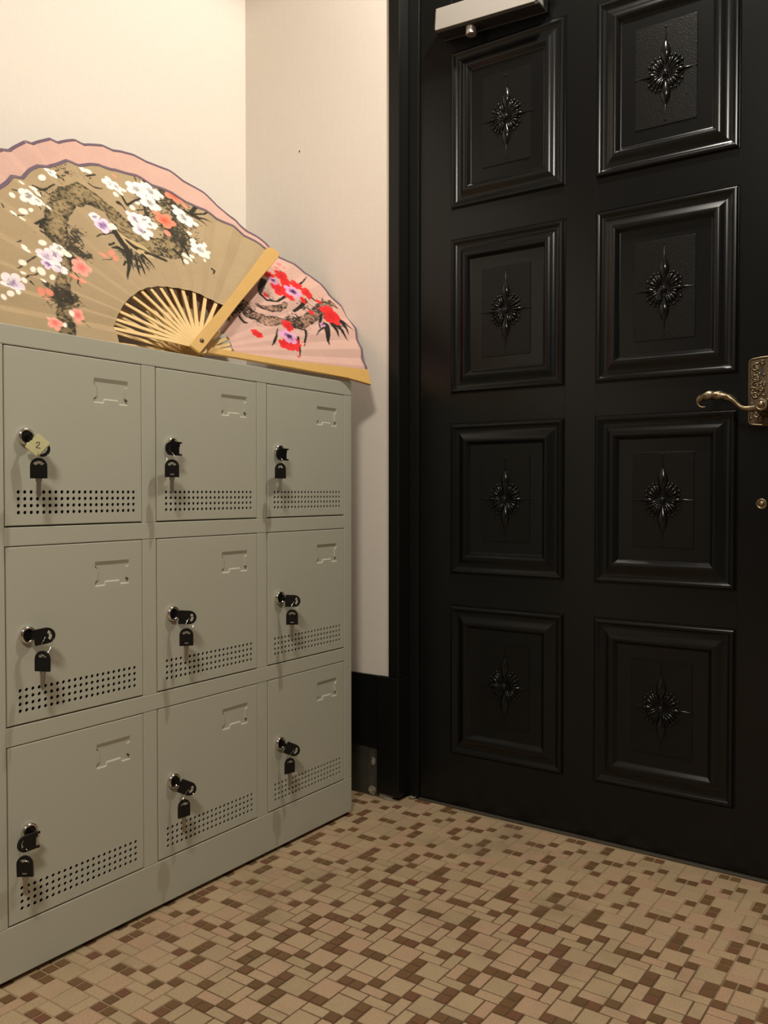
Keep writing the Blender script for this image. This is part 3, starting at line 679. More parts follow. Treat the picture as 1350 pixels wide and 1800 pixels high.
# ceiling fittings for the two downlights
for k, (lx, ly_, lz_, pw, rd) in enumerate(LIGHTS):
    t = empty('ceiling_downlight', (lx, ly_, CZ)); tag(t, ('round recessed ceiling downlight above the viewer', 'round recessed ceiling downlight above the lockers and door corner')[k], 'ceiling light', 'ceiling downlights')
    bm = bmesh.new(); add_lathe(bm, [(0.085, 0.0), (0.085, -0.004), (0.078, -0.009), (0.064, -0.009), (0.060, -0.004), (0.060, 0.0)], 32); obj('trim_ring', mesh_bm(bm, True), M['lamp_white'], t, (lx, ly_, CZ))
    bm = bmesh.new(); add_lathe(bm, [(0, -0.0030), (0.060, -0.0022), (0.060, 0.0)], 32); obj('diffuser', mesh_bm(bm, True), M['glow'], t, (lx, ly_, CZ))

# ------------------------------------------------------------------ two large folding fans standing on the locker
FRONT_BLOSSOMS=[(-254.3, 305.8, 17.3, 'w'), (-239.1, 299.2, 12.1, 'w'), (-284.6, 302.6, 6.5, 'b'), (-233.2, 344.0, 8.2, 'b'), (-209.8, 374.6, 8.4, 'b'), (-227.6, 330.6, 8.2, 'b'), (-271.5, 269.4, 8.4, 'b'), (-257.7, 274.1, 5.2, 'b'), (-297.7, 248.3, 7.6, 'b'), (-283.0, 240.2, 6.4, 'b'), (-182.0, 407.0, 13.0, 'w'), (-102.0, 450.3, 7.7, 'b'), (-90.5, 447.2, 7.8, 'b'), (-256.7, 344.4, 6.7, 'b'), (-219.2, 292.4, 6.8, 'b'), (-122.3, 306.3, 8.7, 'p'), (-48.7, 422.5, 17.4, 'w'), (-36.2, 421.2, 14.3, 'w'), (-27.1, 460.0, 6.5, 'c'), (16.6, 478.9, 5.0, 'b'), (-48.0, 391.3, 7.8, 'b'), (-31.7, 405.6, 7.9, 'b'), (-19.1, 418.8, 6.4, 'b'), (13.4, 430.8, 21.4, 'w'), (38.7, 458.0, 6.7, 'b'), (51.1, 440.4, 21.9, 'w'), (33.8, 396.6, 23.1, 'w'), (74.6, 435.4, 8.5, 'b'), (60.4, 426.1, 8.4, 'b'), (111.0, 446.0, 21.0, 'r'), (98.5, 465.0, 8.7, 'c'), (36.9, 367.5, 9.8, 'c'), (54.5, 353.6, 21.4, 'r'), (46.1, 312.7, 9.7, 'c'), (98.4, 403.9, 8.6, 'b'), (0.8, 385.0, 6.4, 'b'), (-16.5, 368.0, 7.9, 'b'), (-23.0, 330.8, 20.3, 'p'), (-0.6, 333.7, 15.8, 'w'), (9.1, 324.6, 12.7, 'w'), (-19.9, 298.9, 21.7, 'p'), (20.2, 325.6, 8.0, 'b'), (-121.8, 304.3, 10.2, 'p'), (-111.5, 283.8, 17.4, 'P'), (-91.6, 284.1, 10.3, 'b'), (110.5, 379.2, 22.3, 'w'), (133.6, 425.0, 8.8, 'c'), (108.0, 332.3, 6.8, 'b'), (107.2, 308.5, 8.4, 'b'), (113.6, 281.4, 20.0, 'w'), (65.1, 250.7, 8.0, 'b'), (59.9, 232.2, 8.0, 'b'), (76.3, 245.4, 6.5, 'b'), (83.9, 255.9, 6.5, 'b'), (125.4, 267.4, 10.0, 'b'), (134.5, 301.7, 6.8, 'b'), (136.1, 367.9, 8.7, 'b'), (139.0, 282.4, 5.1, 'b'), (113.2, 249.9, 5.0, 'b'), (-244.3, 167.5, 15.3, 'p'), (-260.8, 157.3, 17.6, 'p'), (-266.5, 133.5, 11.2, 'P'), (-245.7, 133.4, 16.4, 'p'), (-231.9, 180.9, 11.6, 'w'), (-296.6, 172.3, 7.4, 'b'), (-298.0, 159.5, 8.6, 'b'), (-260.4, 188.4, 7.6, 'b'), (-295.3, 117.9, 6.0, 'b'), (-281.7, 115.9, 8.5, 'b'), (-311.3, 128.5, 7.2, 'b'), (-263.9, 106.8, 6.1, 'b'), (-287.3, 88.9, 6.0, 'b'), (-218.9, 170.2, 7.8, 'b'), (-197.1, 166.1, 7.9, 'c'), (-199.1, 145.5, 17.0, 'k'), (-222.3, 115.7, 8.9, 'c'), (-208.0, 109.4, 9.0, 'c'), (-295.8, 65.7, 8.3, 'c'), (-281.6, 66.3, 7.8, 'c'), (-290.7, 48.5, 5.9, 'c'), (-343.4, 72.8, 18.3, 'p'), (-321.8, 81.9, 5.8, 'b'), (-356.2, 41.7, 6.7, 'b'), (-342.5, 47.3, 5.7, 'b'), (-368.4, 34.0, 5.5, 'b'), (-320.8, 96.7, 5.9, 'b'), (-243.6, 21.6, 10.9, 'k'), (-248.0, 3.7, 6.0, 'c'), (-295.3, -9.1, 12.7, 'k'), (-277.9, -11.0, 4.7, 'b'), (-254.4, 23.3, 6.0, 'b'), (-138.9, 196.0, 9.7, 'c'), (-119.4, 205.2, 8.4, 'c'), (-114.5, 192.9, 7.0, 'c'), (-372.2, 145.2, 13.8, 'p'), (-400.2, 85.7, 14.3, 'w'), (-426.6, 29.7, 12.7, 'k')]
FRONT_STROKES=[([(-275.7, -27.1, 13.9), (-273.9, -7.7, 14.0), (-270.0, 12.4, 13.0), (-256.3, 48.0, 14.5), (-257.8, 74.4, 13.4), (-240.3, 112.7, 12.5), (-225.8, 147.1, 11.5), (-219.9, 181.4, 13.0), (-224.8, 209.0, 19.7), (-219.0, 247.4, 21.4), (-204.8, 285.1, 21.9), (-174.1, 335.8, 22.7), (-132.6, 365.0, 25.0), (-99.8, 354.0, 24.0), (-77.6, 327.5, 21.1), (-64.1, 293.2, 25.5), (-39.8, 271.8, 25.7), (-6.0, 257.7, 26.2), (32.5, 260.6, 25.3), (62.3, 302.5, 21.2), (84.1, 351.9, 16.7)], 'T'), ([(-35.4, 230.2, 3.7), (-9.8, 229.4, 4.6), (6.9, 221.2, 3.8)], 'd'), ([(-93.6, 279.2, 5.9), (-83.7, 243.0, 5.8), (-76.7, 220.2, 5.8)], 'd'), ([(-113.6, 219.0, 2.1), (-96.7, 229.9, 4.3), (-82.9, 220.0, 3.6)], 'd'), ([(-75.3, 220.6, 6.6), (-90.7, 179.7, 4.3), (-107.4, 138.1, 0.7)], 'd'), ([(-67.0, 209.0, 2.9), (-70.6, 177.3, 2.2), (-72.8, 157.1, 0.4)], 'd'), ([(-58.7, 211.2, 2.9), (-59.7, 180.2, 2.2), (-60.0, 161.8, 0.4)], 'd'), ([(-49.9, 218.3, 3.7), (-47.1, 194.2, 2.2), (-43.5, 179.7, 0.4)], 'd'), ([(-44.4, 223.0, 3.7), (-33.3, 204.1, 1.9), (-28.1, 186.8, 0.4)], 'd'), ([(-78.1, 198.2, 2.2), (-84.4, 166.2, 0.4)], 'd'), ([(-94.1, 190.9, 2.8), (-102.1, 178.2, 2.1)], 'd'), ([(127.1, 406.6, 5.2), (155.1, 390.8, 3.5), (193.1, 390.5, 0.5)], 'd'), ([(132.4, 401.2, 4.4), (155.2, 383.6, 2.6), (167.6, 369.7, 0.5)], 'd'), ([(139.3, 399.9, 3.5), (174.2, 407.9, 2.7), (206.4, 433.4, 0.7)], 'd'), ([(141.8, 406.1, 5.3), (168.5, 435.2, 4.5), (188.0, 453.1, 0.9)], 'd'), ([(121.1, 372.6, 3.4), (134.3, 350.4, 0.9)], 'd'), ([(98.1, 321.9, 4.2), (114.3, 301.0, 2.5), (121.2, 292.7, 1.7)], 'd'), ([(70.7, 288.2, 4.9), (74.9, 256.1, 3.2), (87.6, 234.7, 0.5)], 'd'), ([(43.2, 263.7, 4.0), (52.6, 241.7, 2.4), (49.6, 216.5, 0.5)], 'd'), ([(-282.3, 315.3, 1.3), (-270.2, 313.7, 1.3), (-262.1, 304.6, 1.3)], 'd'), ([(-300.1, 238.9, 1.3), (-279.7, 254.3, 1.3), (-260.2, 272.5, 1.3)], 'd'), ([(-325.7, 111.4, 1.2), (-303.8, 130.5, 1.4), (-284.8, 145.2, 1.6)], 'd'), ([(-321.1, 84.7, 1.2), (-302.2, 100.0, 1.8), (-288.0, 111.6, 1.2)], 'd'), ([(-242.2, 299.6, 1.3), (-239.6, 278.0, 0.7)], 'd'), ([(-230.8, 352.6, 1.7), (-213.6, 343.5, 2.1), (-189.3, 361.8, 1.4)], 'd'), ([(-215.0, 140.0, 1.3), (-212.5, 119.5, 1.9), (-220.4, 100.9, 1.3), (-216.2, 93.6, 0.6)], 'd'), ([(-299.5, 49.2, 1.2), (-284.4, 56.4, 1.2)], 'd'), ([(-312.2, 81.6, 1.2), (-306.1, 75.2, 0.6)], 'd'), ([(-147.5, 176.6, 1.0), (-118.5, 193.3, 1.1)], 'd'), ([(-138.0, 242.3, 1.4), (-111.1, 262.8, 2.2), (-90.9, 269.0, 2.2)], 'd'), ([(22.4, 475.7, 1.0), (20.9, 452.1, 1.3)], 'd'), ([(-32.4, 397.9, 3.2), (-28.7, 370.5, 3.9), (-9.8, 387.3, 2.4), (12.7, 402.1, 2.4)], 'd'), ([(-50.8, 366.2, 5.4), (-43.0, 358.9, 2.3), (-39.1, 340.4, 1.2)], 'd'), ([(11.9, 384.6, 1.6), (11.8, 350.6, 4.0)], 'd'), ([(-96.9, 432.8, 2.3), (-78.5, 440.0, 2.3)], 'd'), ([(-101.7, 405.9, 3.0), (-84.9, 400.6, 1.9), (-74.7, 401.0, 1.5)], 'd'), ([(-117.4, 225.5, 2.8), (-100.1, 241.3, 2.2)], 'd'), ([(-239.3, 18.5, 2.4), (-233.8, 9.0, 1.8)], 'd'), ([(-234.7, -0.4, 1.5), (-229.9, -8.6, 0.4)], 'd'), ([(-312.8, 267.7, 1.9), (-314.3, 254.3, 1.9)], 'd'), ([(124.2, 229.4, 3.3), (127.7, 223.6, 2.5), (120.5, 213.5, 1.2)], 'd'), ([(-251.6, 219.7, 5.2), (-246.0, 217.1, 3.9)], 'd'), ([(-257.9, 242.4, 2.6), (-238.2, 256.1, 3.3), (-249.5, 234.9, 3.3)], 'd'), ([(-307.1, 181.7, 1.5), (-297.6, 187.3, 1.2)], 'd')]
FRONT_CLUMPS=[(-158.7, 415.3, 35.3, 0.52), (-211.8, 337.9, 22.2, 0.5), (-223.0, 321.5, 16.4, 0.5), (84.4, 427.5, 58.2, 0.36), (100.5, 387.0, 44.4, 0.4), (71.4, 318.8, 49.4, 0.38), (80.4, 287.7, 29.5, 0.45), (-199.3, 191.6, 19.9, 0.3), (-264.1, 63.6, 24.2, 0.28), (-246.4, 56.8, 17.1, 0.36), (-274.8, 37.5, 23.8, 0.45), (-211.5, 162.2, 13.0, 0.4), (-178.4, 179.9, 13.4, 0.4), (-82.0, 215.6, 23.2, 0.42), (-63.2, 205.3, 23.4, 0.36), (17.6, 415.9, 32.8, 0.5), (12.9, 255.0, 28.0, 0.5), (-270.8, -0.7, 18.8, 0.45), (-180.1, 247.7, 17.8, 0.34), (-191.0, 219.0, 18.9, 0.36), (-99.8, 431.8, 24.6, 0.55), (22.8, 366.2, 35.7, 0.4), (-234.2, 213.4, 26.1, 0.45)]
FRONT_EYES=[(-53.4, 244.0, 28.3, 17.9)]
BACK_BLOSSOMS=[(391.2, 349.8, 16.4, 'q'), (373.8, 333.1, 12.2, 'q'), (399.8, 338.1, 10.3, 'q'), (333.1, 297.7, 15.7, 'R'), (374.7, 299.9, 22.1, 'R'), (343.5, 252.5, 23.4, 'R'), (377.9, 269.5, 19.9, 'R'), (334.6, 278.0, 13.7, 'V'), (411.6, 283.6, 18.3, 'R'), (430.1, 259.6, 18.4, 'R'), (362.2, 227.5, 11.7, 'R'), (404.7, 229.5, 10.0, 'R'), (385.0, 253.8, 21.9, 'V'), (463.0, 240.7, 8.3, 'R'), (475.1, 194.4, 30.8, 'R'), (466.8, 210.2, 12.3, 'R'), (407.9, 188.1, 8.9, 'R'), (427.9, 154.4, 7.9, 'V'), (302.8, 126.4, 16.5, 'R'), (280.5, 64.3, 21.4, 'R'), (261.4, 59.3, 15.8, 'R'), (300.1, 72.9, 14.4, 'R'), (287.1, 89.9, 21.6, 'V'), (190.6, 82.7, 11.9, 'R'), (200.8, 79.5, 8.5, 'R'), (284.7, 220.8, 7.5, 'R'), (321.8, 78.3, 7.3, 'q'), (285.2, 28.9, 4.4, 'R')]
BACK_STROKES=[([(154.0, 147.0, 11.9), (200.8, 174.6, 14.1), (204.4, 145.5, 19.2), (223.5, 137.3, 17.6), (243.4, 127.2, 16.0), (275.6, 139.0, 12.7), (307.1, 138.1, 11.1), (334.6, 138.0, 15.0), (378.7, 157.8, 13.5), (426.6, 192.1, 14.0), (468.2, 226.1, 12.4), (501.9, 241.4, 9.5), (511.6, 227.7, 4.2)], 'T'), ([(240.9, 181.7, 2.7), (254.3, 175.7, 7.3), (274.3, 172.8, 9.2), (305.5, 181.3, 7.5), (339.2, 203.5, 4.8)], 'T'), ([(305.2, 272.5, 8.6), (280.1, 241.9, 7.5), (267.0, 218.5, 4.6), (282.2, 205.5, 3.7), (310.4, 204.5, 2.8), (346.5, 227.6, 3.9)], 'd'), ([(440.4, 156.8, 9.0), (423.2, 119.8, 7.8), (409.3, 82.5, 0.6)], 'd'), ([(466.6, 169.6, 8.1), (462.2, 142.0, 6.0), (461.2, 117.3, 0.6)], 'd'), ([(474.9, 167.4, 8.2), (483.0, 138.3, 5.1), (491.1, 109.4, 0.5)], 'd'), ([(505.3, 183.1, 8.3), (503.1, 159.3, 6.2), (501.9, 134.1, 0.6)], 'd'), ([(511.6, 180.4, 5.2), (517.7, 164.1, 3.1), (526.5, 152.1, 0.6)], 'd'), ([(431.5, 147.5, 3.0), (402.7, 129.0, 2.3), (380.4, 108.4, 0.6)], 'd'), ([(433.8, 178.3, 5.0), (410.5, 139.8, 1.5)], 'd'), ([(338.7, 126.1, 2.8), (355.8, 122.1, 3.8), (341.7, 96.1, 2.8), (323.1, 68.0, 2.3)], 'd'), ([(315.8, 89.7, 3.7), (305.2, 63.2, 2.7), (291.7, 31.6, 1.3)], 'd'), ([(428.9, 291.8, 3.1), (448.0, 306.6, 2.1), (471.3, 328.7, 1.1)], 'd'), ([(434.4, 253.7, 3.1), (445.4, 246.5, 3.1), (456.5, 239.2, 2.1)], 'd'), ([(415.1, 231.8, 6.0), (386.9, 206.4, 4.9), (353.7, 184.2, 3.8)], 'd'), ([(222.4, 52.8, 0.9), (236.9, 68.8, 3.5), (249.9, 84.9, 2.6), (265.2, 108.6, 1.3)], 'd'), ([(136.3, 124.5, 3.3), (131.1, 106.6, 0.7)], 'd'), ([(149.6, 134.1, 3.4), (149.4, 120.4, 0.7)], 'd'), ([(168.8, 129.5, 4.3), (172.7, 111.5, 4.2), (178.6, 111.0, 2.6)], 'd'), ([(169.3, 150.2, 3.4), (174.8, 132.5, 0.9)], 'd'), ([(378.2, 338.2, 2.0), (379.9, 316.9, 2.4)], 'd')]
BACK_CLUMPS=[(339.7, 144.5, 33.9, 0.42), (439.9, 202.5, 30.3, 0.42), (397.8, 203.1, 23.7, 0.42), (477.1, 167.8, 28.6, 0.4), (196.8, 156.2, 34.9, 0.45), (294.3, 223.0, 18.8, 0.45), (493.0, 239.5, 25.2, 0.5), (133.8, 185.5, 51.0, 0.45), (117.5, 216.4, 51.0, 0.45), (141.6, 152.9, 27.0, 0.4), (85.0, 243.0, 67.2, 0.45), (-9.3, 285.9, 96.7, 0.45), (212.4, 122.8, 17.4, 0.5)]

def srgb3(c): return np.array(srgb(*c)[:3])
def vnoise(a, b, s, seed=0):
    """2-D value noise in 0..1, feature size s"""
    x, y = a / s, b / s
    i, j = np.floor(x).astype(np.int64), np.floor(y).astype(np.int64); fx, fy = x - i, y - j
    fx = fx * fx * (3 - 2 * fx); fy = fy * fy * (3 - 2 * fy)
    def h(p, q):
        n = (p * 374761393 + q * 668265263 + seed * 974711) & 0x7fffffff
        n = ((n ^ (n >> 13)) * 1274126177) & 0x7fffffff
        return ((n ^ (n >> 16)) & 0xffff) / 65535.0
    return (h(i, j) * (1 - fx) + h(i + 1, j) * fx) * (1 - fy) + (h(i, j + 1) * (1 - fx) + h(i + 1, j + 1) * fx) * fy
def fnoise(a, b, s, seed=0): return 0.55 * vnoise(a, b, s, seed) + 0.3 * vnoise(a, b, s / 2.1, seed + 1) + 0.15 * vnoise(a, b, s / 4.3, seed + 2)

def paint(A, B, base, blossoms, strokes, clumps, eyes, inks):
    """flat colour print in fan coordinates (millimetres)"""
    C = np.empty(A.shape + (3,)); C[:] = srgb3(base)
    C *= (0.95 + 0.10 * vnoise(A, B, 1.6, 3))[..., None] * (0.95 + 0.10 * fnoise(A, B, 40, 4))[..., None]
    dark, mid, tan = srgb3(inks[0]), srgb3(inks[1]), srgb3(inks[2])
    def mix(mask, col):
        m = np.clip(mask, 0, 1)[..., None]; C[:] = C * (1 - m) + col * m
    def stroke_dist(pts):
        best = np.full(A.shape, 1e9); side = np.zeros(A.shape)
        for (x0, y0, w0), (x1, y1, w1) in zip(pts, pts[1:]):
            dx, dy = x1 - x0, y1 - y0; L2 = dx * dx + dy * dy + 1e-9
            t = np.clip(((A - x0) * dx + (B - y0) * dy) / L2, 0, 1)
            w = w0 + (w1 - w0) * t
            d = np.hypot(A - x0 - t * dx, B - y0 - t * dy) - w
            k = d < best; best = np.where(k, d, best); side = np.where(k, d / np.maximum(w, .1), side)
        return best, side
    n4, n2, n8 = fnoise(A, B, 5.0, 11), vnoise(A, B, 2.2, 15), fnoise(A, B, 11.0, 19)
    for pts, kind in strokes:
        if kind != 'T': continue
        d, s = stroke_dist(pts); m = np.clip((2.0 - d - 9.0 * (n8 - 0.45)) / 1.6, 0, 1)
        body = mid * 0.75 + tan * 0.25
        tex = np.clip((n4 - 0.40) * 3.2, 0, 1) * 0.75 + np.clip((s + 0.50) * 1.8, 0, 1) * np.clip((n2 - 0.15) * 2.2, 0, 1) * 0.8 + np.clip((fnoise(A, B, 22.0, 33) - 0.45) * 4, 0, 1) * 0.38
        tex = np.clip(tex, 0, 1)[..., None]
        col = (body * (0.8 + 0.5 * n8)[..., None]) * (1 - tex) + dark * tex
        mm = m[..., None]; C[:] = C * (1 - mm) + col * mm
    for x, y, r, th in clumps:
        f = np.hypot(A - x, B - y) / r
        sd = int(abs(x)) % 97
        leafy = np.maximum(fnoise((A * .8 + B * .6) * 2.3, (B * .8 - A * .6) * .8, 7.5, sd), fnoise((A * .5 - B * .87) * 2.3, (B * .5 + A * .87) * .8, 7.5, sd + 7)) - 0.07
        m = np.clip((leafy - th - 0.32 * np.clip(f - 0.35, 0, 3)) * 14, 0, 1) * (f < 1.5)
        mix(m * 0.93, dark * 1.15)
    for x, y, rx, ry in eyes:
        u_, v_ = (A - x) * 0.93 - (B - y) * 0.36 * -1, (B - y) * 0.93 + (A - x) * 0.36
        f = np.hypot(u_ / rx, v_ / ry); mix(np.clip((1 - f) * 9, 0, 1), tan)
        f2 = np.hypot((u_ + rx * .22) / (rx * .36), v_ / (ry * .5)); mix(np.clip((1 - f2) * 6, 0, 1), dark)
        tail = np.clip((ry * .22 * (1 - (u_ / (rx * .95))) - np.abs(v_)) * 1.0, 0, 1) * (u_ > -rx * .1) * (u_ < rx * .95); mix(tail, dark)
    for pts, kind in strokes:
        if kind == 'T': continue
        d, s = stroke_dist(pts); mix(np.clip((0.5 - d - 1.6 * (n4 - 0.5)) / 0.9, 0, 1), dark)
    PAL = {'w': ((250, 244, 232), (120, 110, 112)), 'b': ((250, 243, 225), (226, 210, 190)), 'p': ((244, 234, 234), (110, 84, 120)), 'P': ((236, 214, 236), (120, 62, 140)), 'c': ((232, 150, 124), (222, 110, 92)), 'r': ((240, 140, 110), (206, 60, 44)), 'k': ((244, 166, 150), (226, 96, 88)),
           'R': ((224, 44, 44), (200, 34, 40)), 'V': ((222, 160, 204), (50, 30, 66)), 'q': ((236, 168, 156), (196, 104, 100))}
    for i, (x, y, r, k) in enumerate(blossoms):
        r = r * (1.14 if k in 'wpPrk' else 1.06)
        dx, dy = A - x, B - y; rr = np.hypot(dx, dy)
        box_ = rr < r * 1.6
        if not box_.any(): continue
        ang = np.arctan2(dy, dx) + i * 1.7; c0, c1 = srgb3(PAL[k][0]), srgb3(PAL[k][1])
        if k in 'bc':
            el = np.hypot(dx * math.cos(i) + dy * math.sin(i), (-dx * math.sin(i) + dy * math.cos(i)) * 1.25)
            m = np.clip((r - el) / 0.9, 0, 1); shade = np.clip(el / r, 0, 1)
            col = c0 * (1 - 0.45 * (shade ** 3))[..., None] + c1 * (0.45 * shade ** 3)[..., None]
        else:
            lobe = np.abs(np.cos(2.5 * ang)); R_ = r * (0.66 + 0.40 * lobe ** 0.6 + (0.22 * (n4 - 0.5) if k in 'RVq' else 0))
            m = np.clip((R_ - rr) / 0.9, 0, 1); t = np.clip(rr / np.maximum(R_, .1), 0, 1)
            crease = np.clip((0.20 - lobe) * 4, 0, 1) * np.clip(t * 1.6 - 0.3, 0, 1) * (0.5 if k not in 'R' else 0.25)
            heart = np.clip(1 - t / (0.42 if k in 'wp' else 0.62), 0, 1) ** 0.8
            stam = np.clip((vnoise(A, B, 1.7, 40 + i) - 0.55) * 6, 0, 1) * np.clip(1 - np.abs(t - 0.32) * 4, 0, 1) * (k in 'wpPV')
            f = np.clip(crease + heart * 0.85 + stam * 0.8, 0, 1)[..., None]
            col = c0 * (1 - f) + c1 * f
            if k == 'p': 
                g = (np.clip(vnoise(A, B, r * .9, 60 + i) - 0.45, 0, 1) * 1.0)[..., None]; col = col * (1 - g) + srgb3((206, 176, 212)) * g
            if k == 'V':
                core = np.clip((0.22 * r - rr) / 0.8, 0, 1)[..., None]; col = col * (1 - core) + srgb3((36, 22, 40)) * core
        mm = (m * box_)[..., None]; C[:] = C * (1 - mm) + col * mm
    return C

def fan_frame(P0, rot, lean):
    rot, lean = math.radians(rot), math.radians(lean)
    h = Vector((math.sin(rot), math.cos(rot), 0)); n0 = Vector((math.cos(rot), -math.sin(rot), 0))
    w = Vector((0, 0, 1)) * math.cos(lean) - n0 * math.sin(lean)
    return Vector(P0), h, w, h.cross(w)

def build_fan(name, label, F, R_pts, rin_pts, sticks, amp_pts, base, prints, inks, guards, leaf_mat, stick_r, nth, nr, tilt_n, droop=0.0):
    """R_pts, rin_pts, amp_pts: (degrees, value) tables; sticks: angles of the ribs, one pleat each; guards: (angle, half widths, n offset)"""
    P0, h, w, n = F
    root = empty(name, P0); tag(root, label, 'folding fan', 'folding fans on the locker')
    T = lambda tab, th: np.interp(th, [p[0] for p in tab], [p[1] for p in tab])
    t0, t1 = sticks[0], sticks[-1]
    rot = frame_rot(h, w, n)
    def pleat(th, r):
        th = np.asarray(th, float); s = np.array(sticks); i = np.clip(np.searchsorted(s, th, side='right') - 1, 0, len(s) - 2)
        t = (th - s[i]) / (s[i + 1] - s[i])                         # 0..1 towards the next rib on the left
        t = np.clip(t, 0, 1); k = 0.42
        prof = np.where(t < k, t / k, 1 - (t - k) / (1 - k))        # steep facet right, long facet left
        prof = prof * 0.9 + 0.1 * np.sin(t * math.pi) 
        return prof * T(amp_pts, th) * (0.25 + 0.75 * np.clip((r - 0.13) / 0.28, 0, 1.2))
    th = np.linspace(t0, t1, nth); s = np.linspace(0, 1, nr)
    TH, S = np.meshgrid(th, s, indexing='ij')
    Rr = T(R_pts, TH); Ri = T(rin_pts, TH); rad_ = Ri + (Rr - Ri) * S
    rad_ = rad_ + 0.0012 * np.sin(TH * 0.9) * S
    TP = TH
    if droop:                                                       # the last pleat sags onto the locker top
        k_ = np.clip((TH - sticks[-2]) / (sticks[-1] - sticks[-2]), 0, 1)
        TP = np.where(k_ > 0, sticks[-2] + k_ * (180 + np.degrees(np.arcsin(droop / rad_)) - sticks[-2]), TH)
    A, B = rad_ * np.cos(np.radians(TP)), rad_ * np.sin(np.radians(TP))
    N = pleat(TH, rad_) + 0.0012 + 0.0006 * (vnoise(A * 1000, B * 1000, 30, 5) - .5)
    V = np.stack([A, B, N], -1).reshape(-1, 3)
    idx = np.arange(nth * nr).reshape(nth, nr)
    Fc = np.stack([idx[:-1, :-1], idx[:-1, 1:], idx[1:, 1:], idx[1:, :-1]], -1).reshape(-1, 4)[:, ::-1]
    me = bpy.data.meshes.new('leaf'); me.vertices.add(len(V)); me.vertices.foreach_set('co', V.ravel())
    me.loops.add(len(Fc) * 4); me.loops.foreach_set('vertex_index', Fc.ravel().astype(np.int32))
    me.polygons.add(len(Fc)); me.polygons.foreach_set('loop_start', np.arange(0, len(Fc) * 4, 4, dtype=np.int32))
    me.update(calc_edges=True)
    col = paint(A * 1000, B * 1000, base, *prints, inks)
    ca_ = me.color_attributes.new('print', 'FLOAT_COLOR', 'POINT')
    rgba = np.ones((len(V), 4)); rgba[:, :3] = np.clip(col.reshape(-1, 3), 0, 1); ca_.data.foreach_set('color', rgba.astype(np.float32).ravel())
    leaf = obj('leaf', me, leaf_mat, root, P0, rot)
    # bound edge
    ths = np.linspace(t0, t1 if not droop else sticks[-2], 260); Vb, Fb = [], []
    for i, a in enumerate(ths):
        R_ = float(T(R_pts, a)) + 0.0012 * math.sin(a * 0.9); ra = math.radians(a)
        for dr, dn in ((-0.0065, 0.0009), (0.0012, 0.0009), (0.0012, -0.0014), (-0.0065, -0.0012)):
            r_ = R_ + dr; Vb.append((r_ * math.cos(ra), r_ * math.sin(ra), float(pleat(a, R_)) + 0.0012 + dn))
    for i in range(len(ths) - 1):
        for k in range(4): Fb.append((4 * i + k, 4 * i + (k + 1) % 4, 4 * i + 4 + (k + 1) % 4, 4 * i + 4 + k))
    obj('edge_binding', mesh_from(Vb, Fb), M['binding'], leaf, P0, rot)
    # ribs
    for i, a in enumerate(sticks[1:-1]):
        ra = math.radians(a); d = Vector((math.cos(ra), math.sin(ra), 0)); p = Vector((-d.y, d.x, 0)); bm = bmesh.new()
        zz = -0.0030 - 0.00035 * i if tilt_n else -0.0030 - 0.00035 * (len(sticks) - i)
        secs = [(-0.019, 0.0045), (0.0, 0.0050), (0.05, 0.0044), (float(T(rin_pts, a)), 0.0036), (stick_r, 0.0026)]
        prev = None
        for r_, hw in secs:
            zr = zz * (1 - 0.75 * min(1, max(0, r_) / 0.12)) - 0.0008
            ring = [bm.verts.new(d * r_ + p * sx * hw + Vector((0, 0, zr + sz * 0.0009))) for sx, sz in ((-1, -1), (1, -1), (1, 1), (-1, 1))]
            if prev:
                for k in range(4): bm.faces.new((prev[k], prev[(k + 1) % 4], ring[(k + 1) % 4], ring[k]))
            else: bm.faces.new(ring)
            prev = ring
        bm.faces.new(prev[::-1]); obj('rib', mesh_bm(bm), M['bamboo_stick'], root, P0, rot)
    for a, secs, z0, z1 in guards:
        ra = math.radians(a); d = Vector((math.cos(ra), math.sin(ra), 0)); p = Vector((-d.y, d.x, 0)); bm = bmesh.new(); prev = None
        for sec in secs:
            r_, wl_, wr_ = sec[:3]; sk = sec[3] if len(sec) > 3 else 0.0
            ring = [bm.verts.new(d * (r_ + (sk if sx > 0 else -sk)) + p * sx + Vector((0, 0, sz))) for sx, sz in ((-wr_, z0), (wl_, z0), (wl_, z1), (-wr_, z1))]
            if prev:
                for k in range(4): bm.faces.new((prev[k], prev[(k + 1) % 4], ring[(k + 1) % 4], ring[k]))
            else: bm.faces.new(ring)
            prev = ring
        bm.faces.new(prev[::-1]); bmesh.ops.recalc_face_normals(bm, faces=bm.faces[:])
        bmesh.ops.bevel(bm, geom=[e for e in bm.edges], offset=0.0008, segments=1, affect='EDGES')
        obj('guard', mesh_bm(bm), M['bamboo'], root, P0, rot)
    bm = bmesh.new(); add_lathe(bm, [(0.0042, 0.006), (0.0042, 0.0112), (0.0030, 0.0124), (0.0012, 0.0118), (0.0012, 0.0128), (0, 0.0130)], 16)
    obj('rivet', mesh_bm(bm, True), M['bronze'], root, P0, rot)
    return root

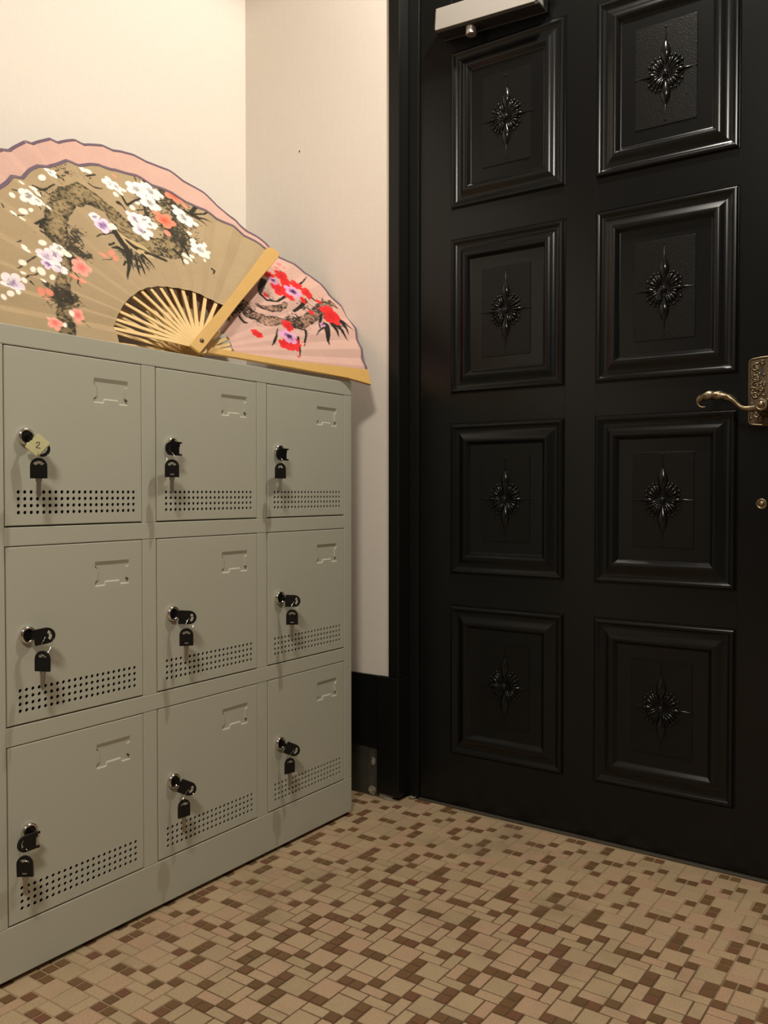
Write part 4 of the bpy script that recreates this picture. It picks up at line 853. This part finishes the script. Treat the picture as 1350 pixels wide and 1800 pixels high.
TAN_INK = ((52, 48, 38), (140, 122, 88), (196, 170, 126)); PINK_INK = ((34, 30, 27), (168, 132, 108), (220, 176, 156))
ff = fan_frame((-1.250, 1.1681, 1.035), 8, 35)
build_fan('folding_fan', 'large tan folding fan printed with white blossom, standing in front on the locker', ff,
    [(43.4, .4891), (47.6, .4737), (51.7, .4707), (55.4, .4686), (60, .4659), (62.7, .4656), (69.7, .463), (76.5, .4672), (84.5, .478), (92.3, .4826), (100.7, .4768), (106.6, .4735), (113.7, .4625), (117.1, .4590), (123.9, .4470), (128.2, .4455), (133, .4400), (150, .438), (186, .438)],
    [(42, .165), (46.3, .1642), (53.8, .1565), (62.7, .1532), (72.1, .1531), (81.9, .1477), (93.1, .145), (102.8, .1453), (113.1, .1449), (123.8, .1459), (136.2, .1471), (148.7, .1526), (159.8, .1593), (168.6, .1679), (176.9, .1784), (184, .185)],
    [44.5, 53.8, 62.7, 72.1, 81.9, 93.1, 102.8, 113.1, 123.8, 136.2, 148.7, 159.8, 168.6, 176.9, 183.0],
    [(44, .0030), (60, .0048), (90, .0048), (100, .006), (112, .0095), (130, .0125), (190, .0125)],
    (172, 150, 116), (FRONT_BLOSSOMS, FRONT_STROKES, FRONT_CLUMPS, FRONT_EYES), TAN_INK,
    [(44.4, [(-.034, .0115, .0115), (0, .0120, .0120), (.10, .0115, .0115), (.20, .0125, .0105), (.33, .0155, .0120), (.468, .0195, .0140), (.482, .0160, .0130), (.489, .0085, .0100)], .0036, .0086),
     (180.0, [(.150, .0368, -.0310), (.30, .0368, -.0305), (.44, .0368, -.0300)], .0010, .0050)],
    M['leaf_tan'], 0.42, 900, 210, True, 0.034)
fb = fan_frame((-1.2877, 1.1905, 1.027), 8, 37)
build_fan('folding_fan', 'large pink folding fan with red flowers, behind the tan fan on the locker', fb,
    [(-1, .4850), (3.5, .4963), (10.4, .5285), (16.6, .5640), (19.8, .5800), (23.1, .5850), (28.8, .5926), (34.5, .5922), (38.5, .5803), (42.9, .5600), (49.6, .5750), (55.2, .5763), (58.4, .5860), (61.7, .6088), (67.4, .6290), (72.8, .6412), (79.3, .6418), (84.5, .6368), (90.5, .6239), (97.2, .6100), (101.5, .5960), (105.8, .5860), (113.6, .5608), (117.2, .5500), (130, .5300), (150, .520), (184, .510)],
    [(-1, .102), (7.4, .104), (14.3, .1049), (25.7, .1173), (30.9, .1205), (41.8, .1145), (52, .135), (60, .165), (100, .185), (184, .180)],
    [0.5, 6.5, 13.5, 20.5, 28, 36, 44, 53, 61.5, 70, 78.5, 86, 93, 99.5, 106.5, 114, 122.5, 132, 142, 152, 162, 171, 180],
    [(0, .005), (40, .005), (60, .004), (80, .005), (92, .008), (105, .012), (184, .012)],
    (206, 168, 154), (BACK_BLOSSOMS, BACK_STROKES, BACK_CLUMPS, []), PINK_INK,
    [(-1.7, [(-.030, .0085, .0085), (0, .009, .009), (.10, .0085, .0090), (.25, .0105, .0115), (.335, .0165, .0135), (.40, .0200, .0155), (.4785, .0260, .0250, .010)], .0058, .0110),
     (180.4, [(-.026, .009, .009), (0, .009, .009), (.2, .010, .010), (.50, .011, .011)], -.0150, -.0105)],
    M['leaf_pink'], 0.46, 820, 200, True)
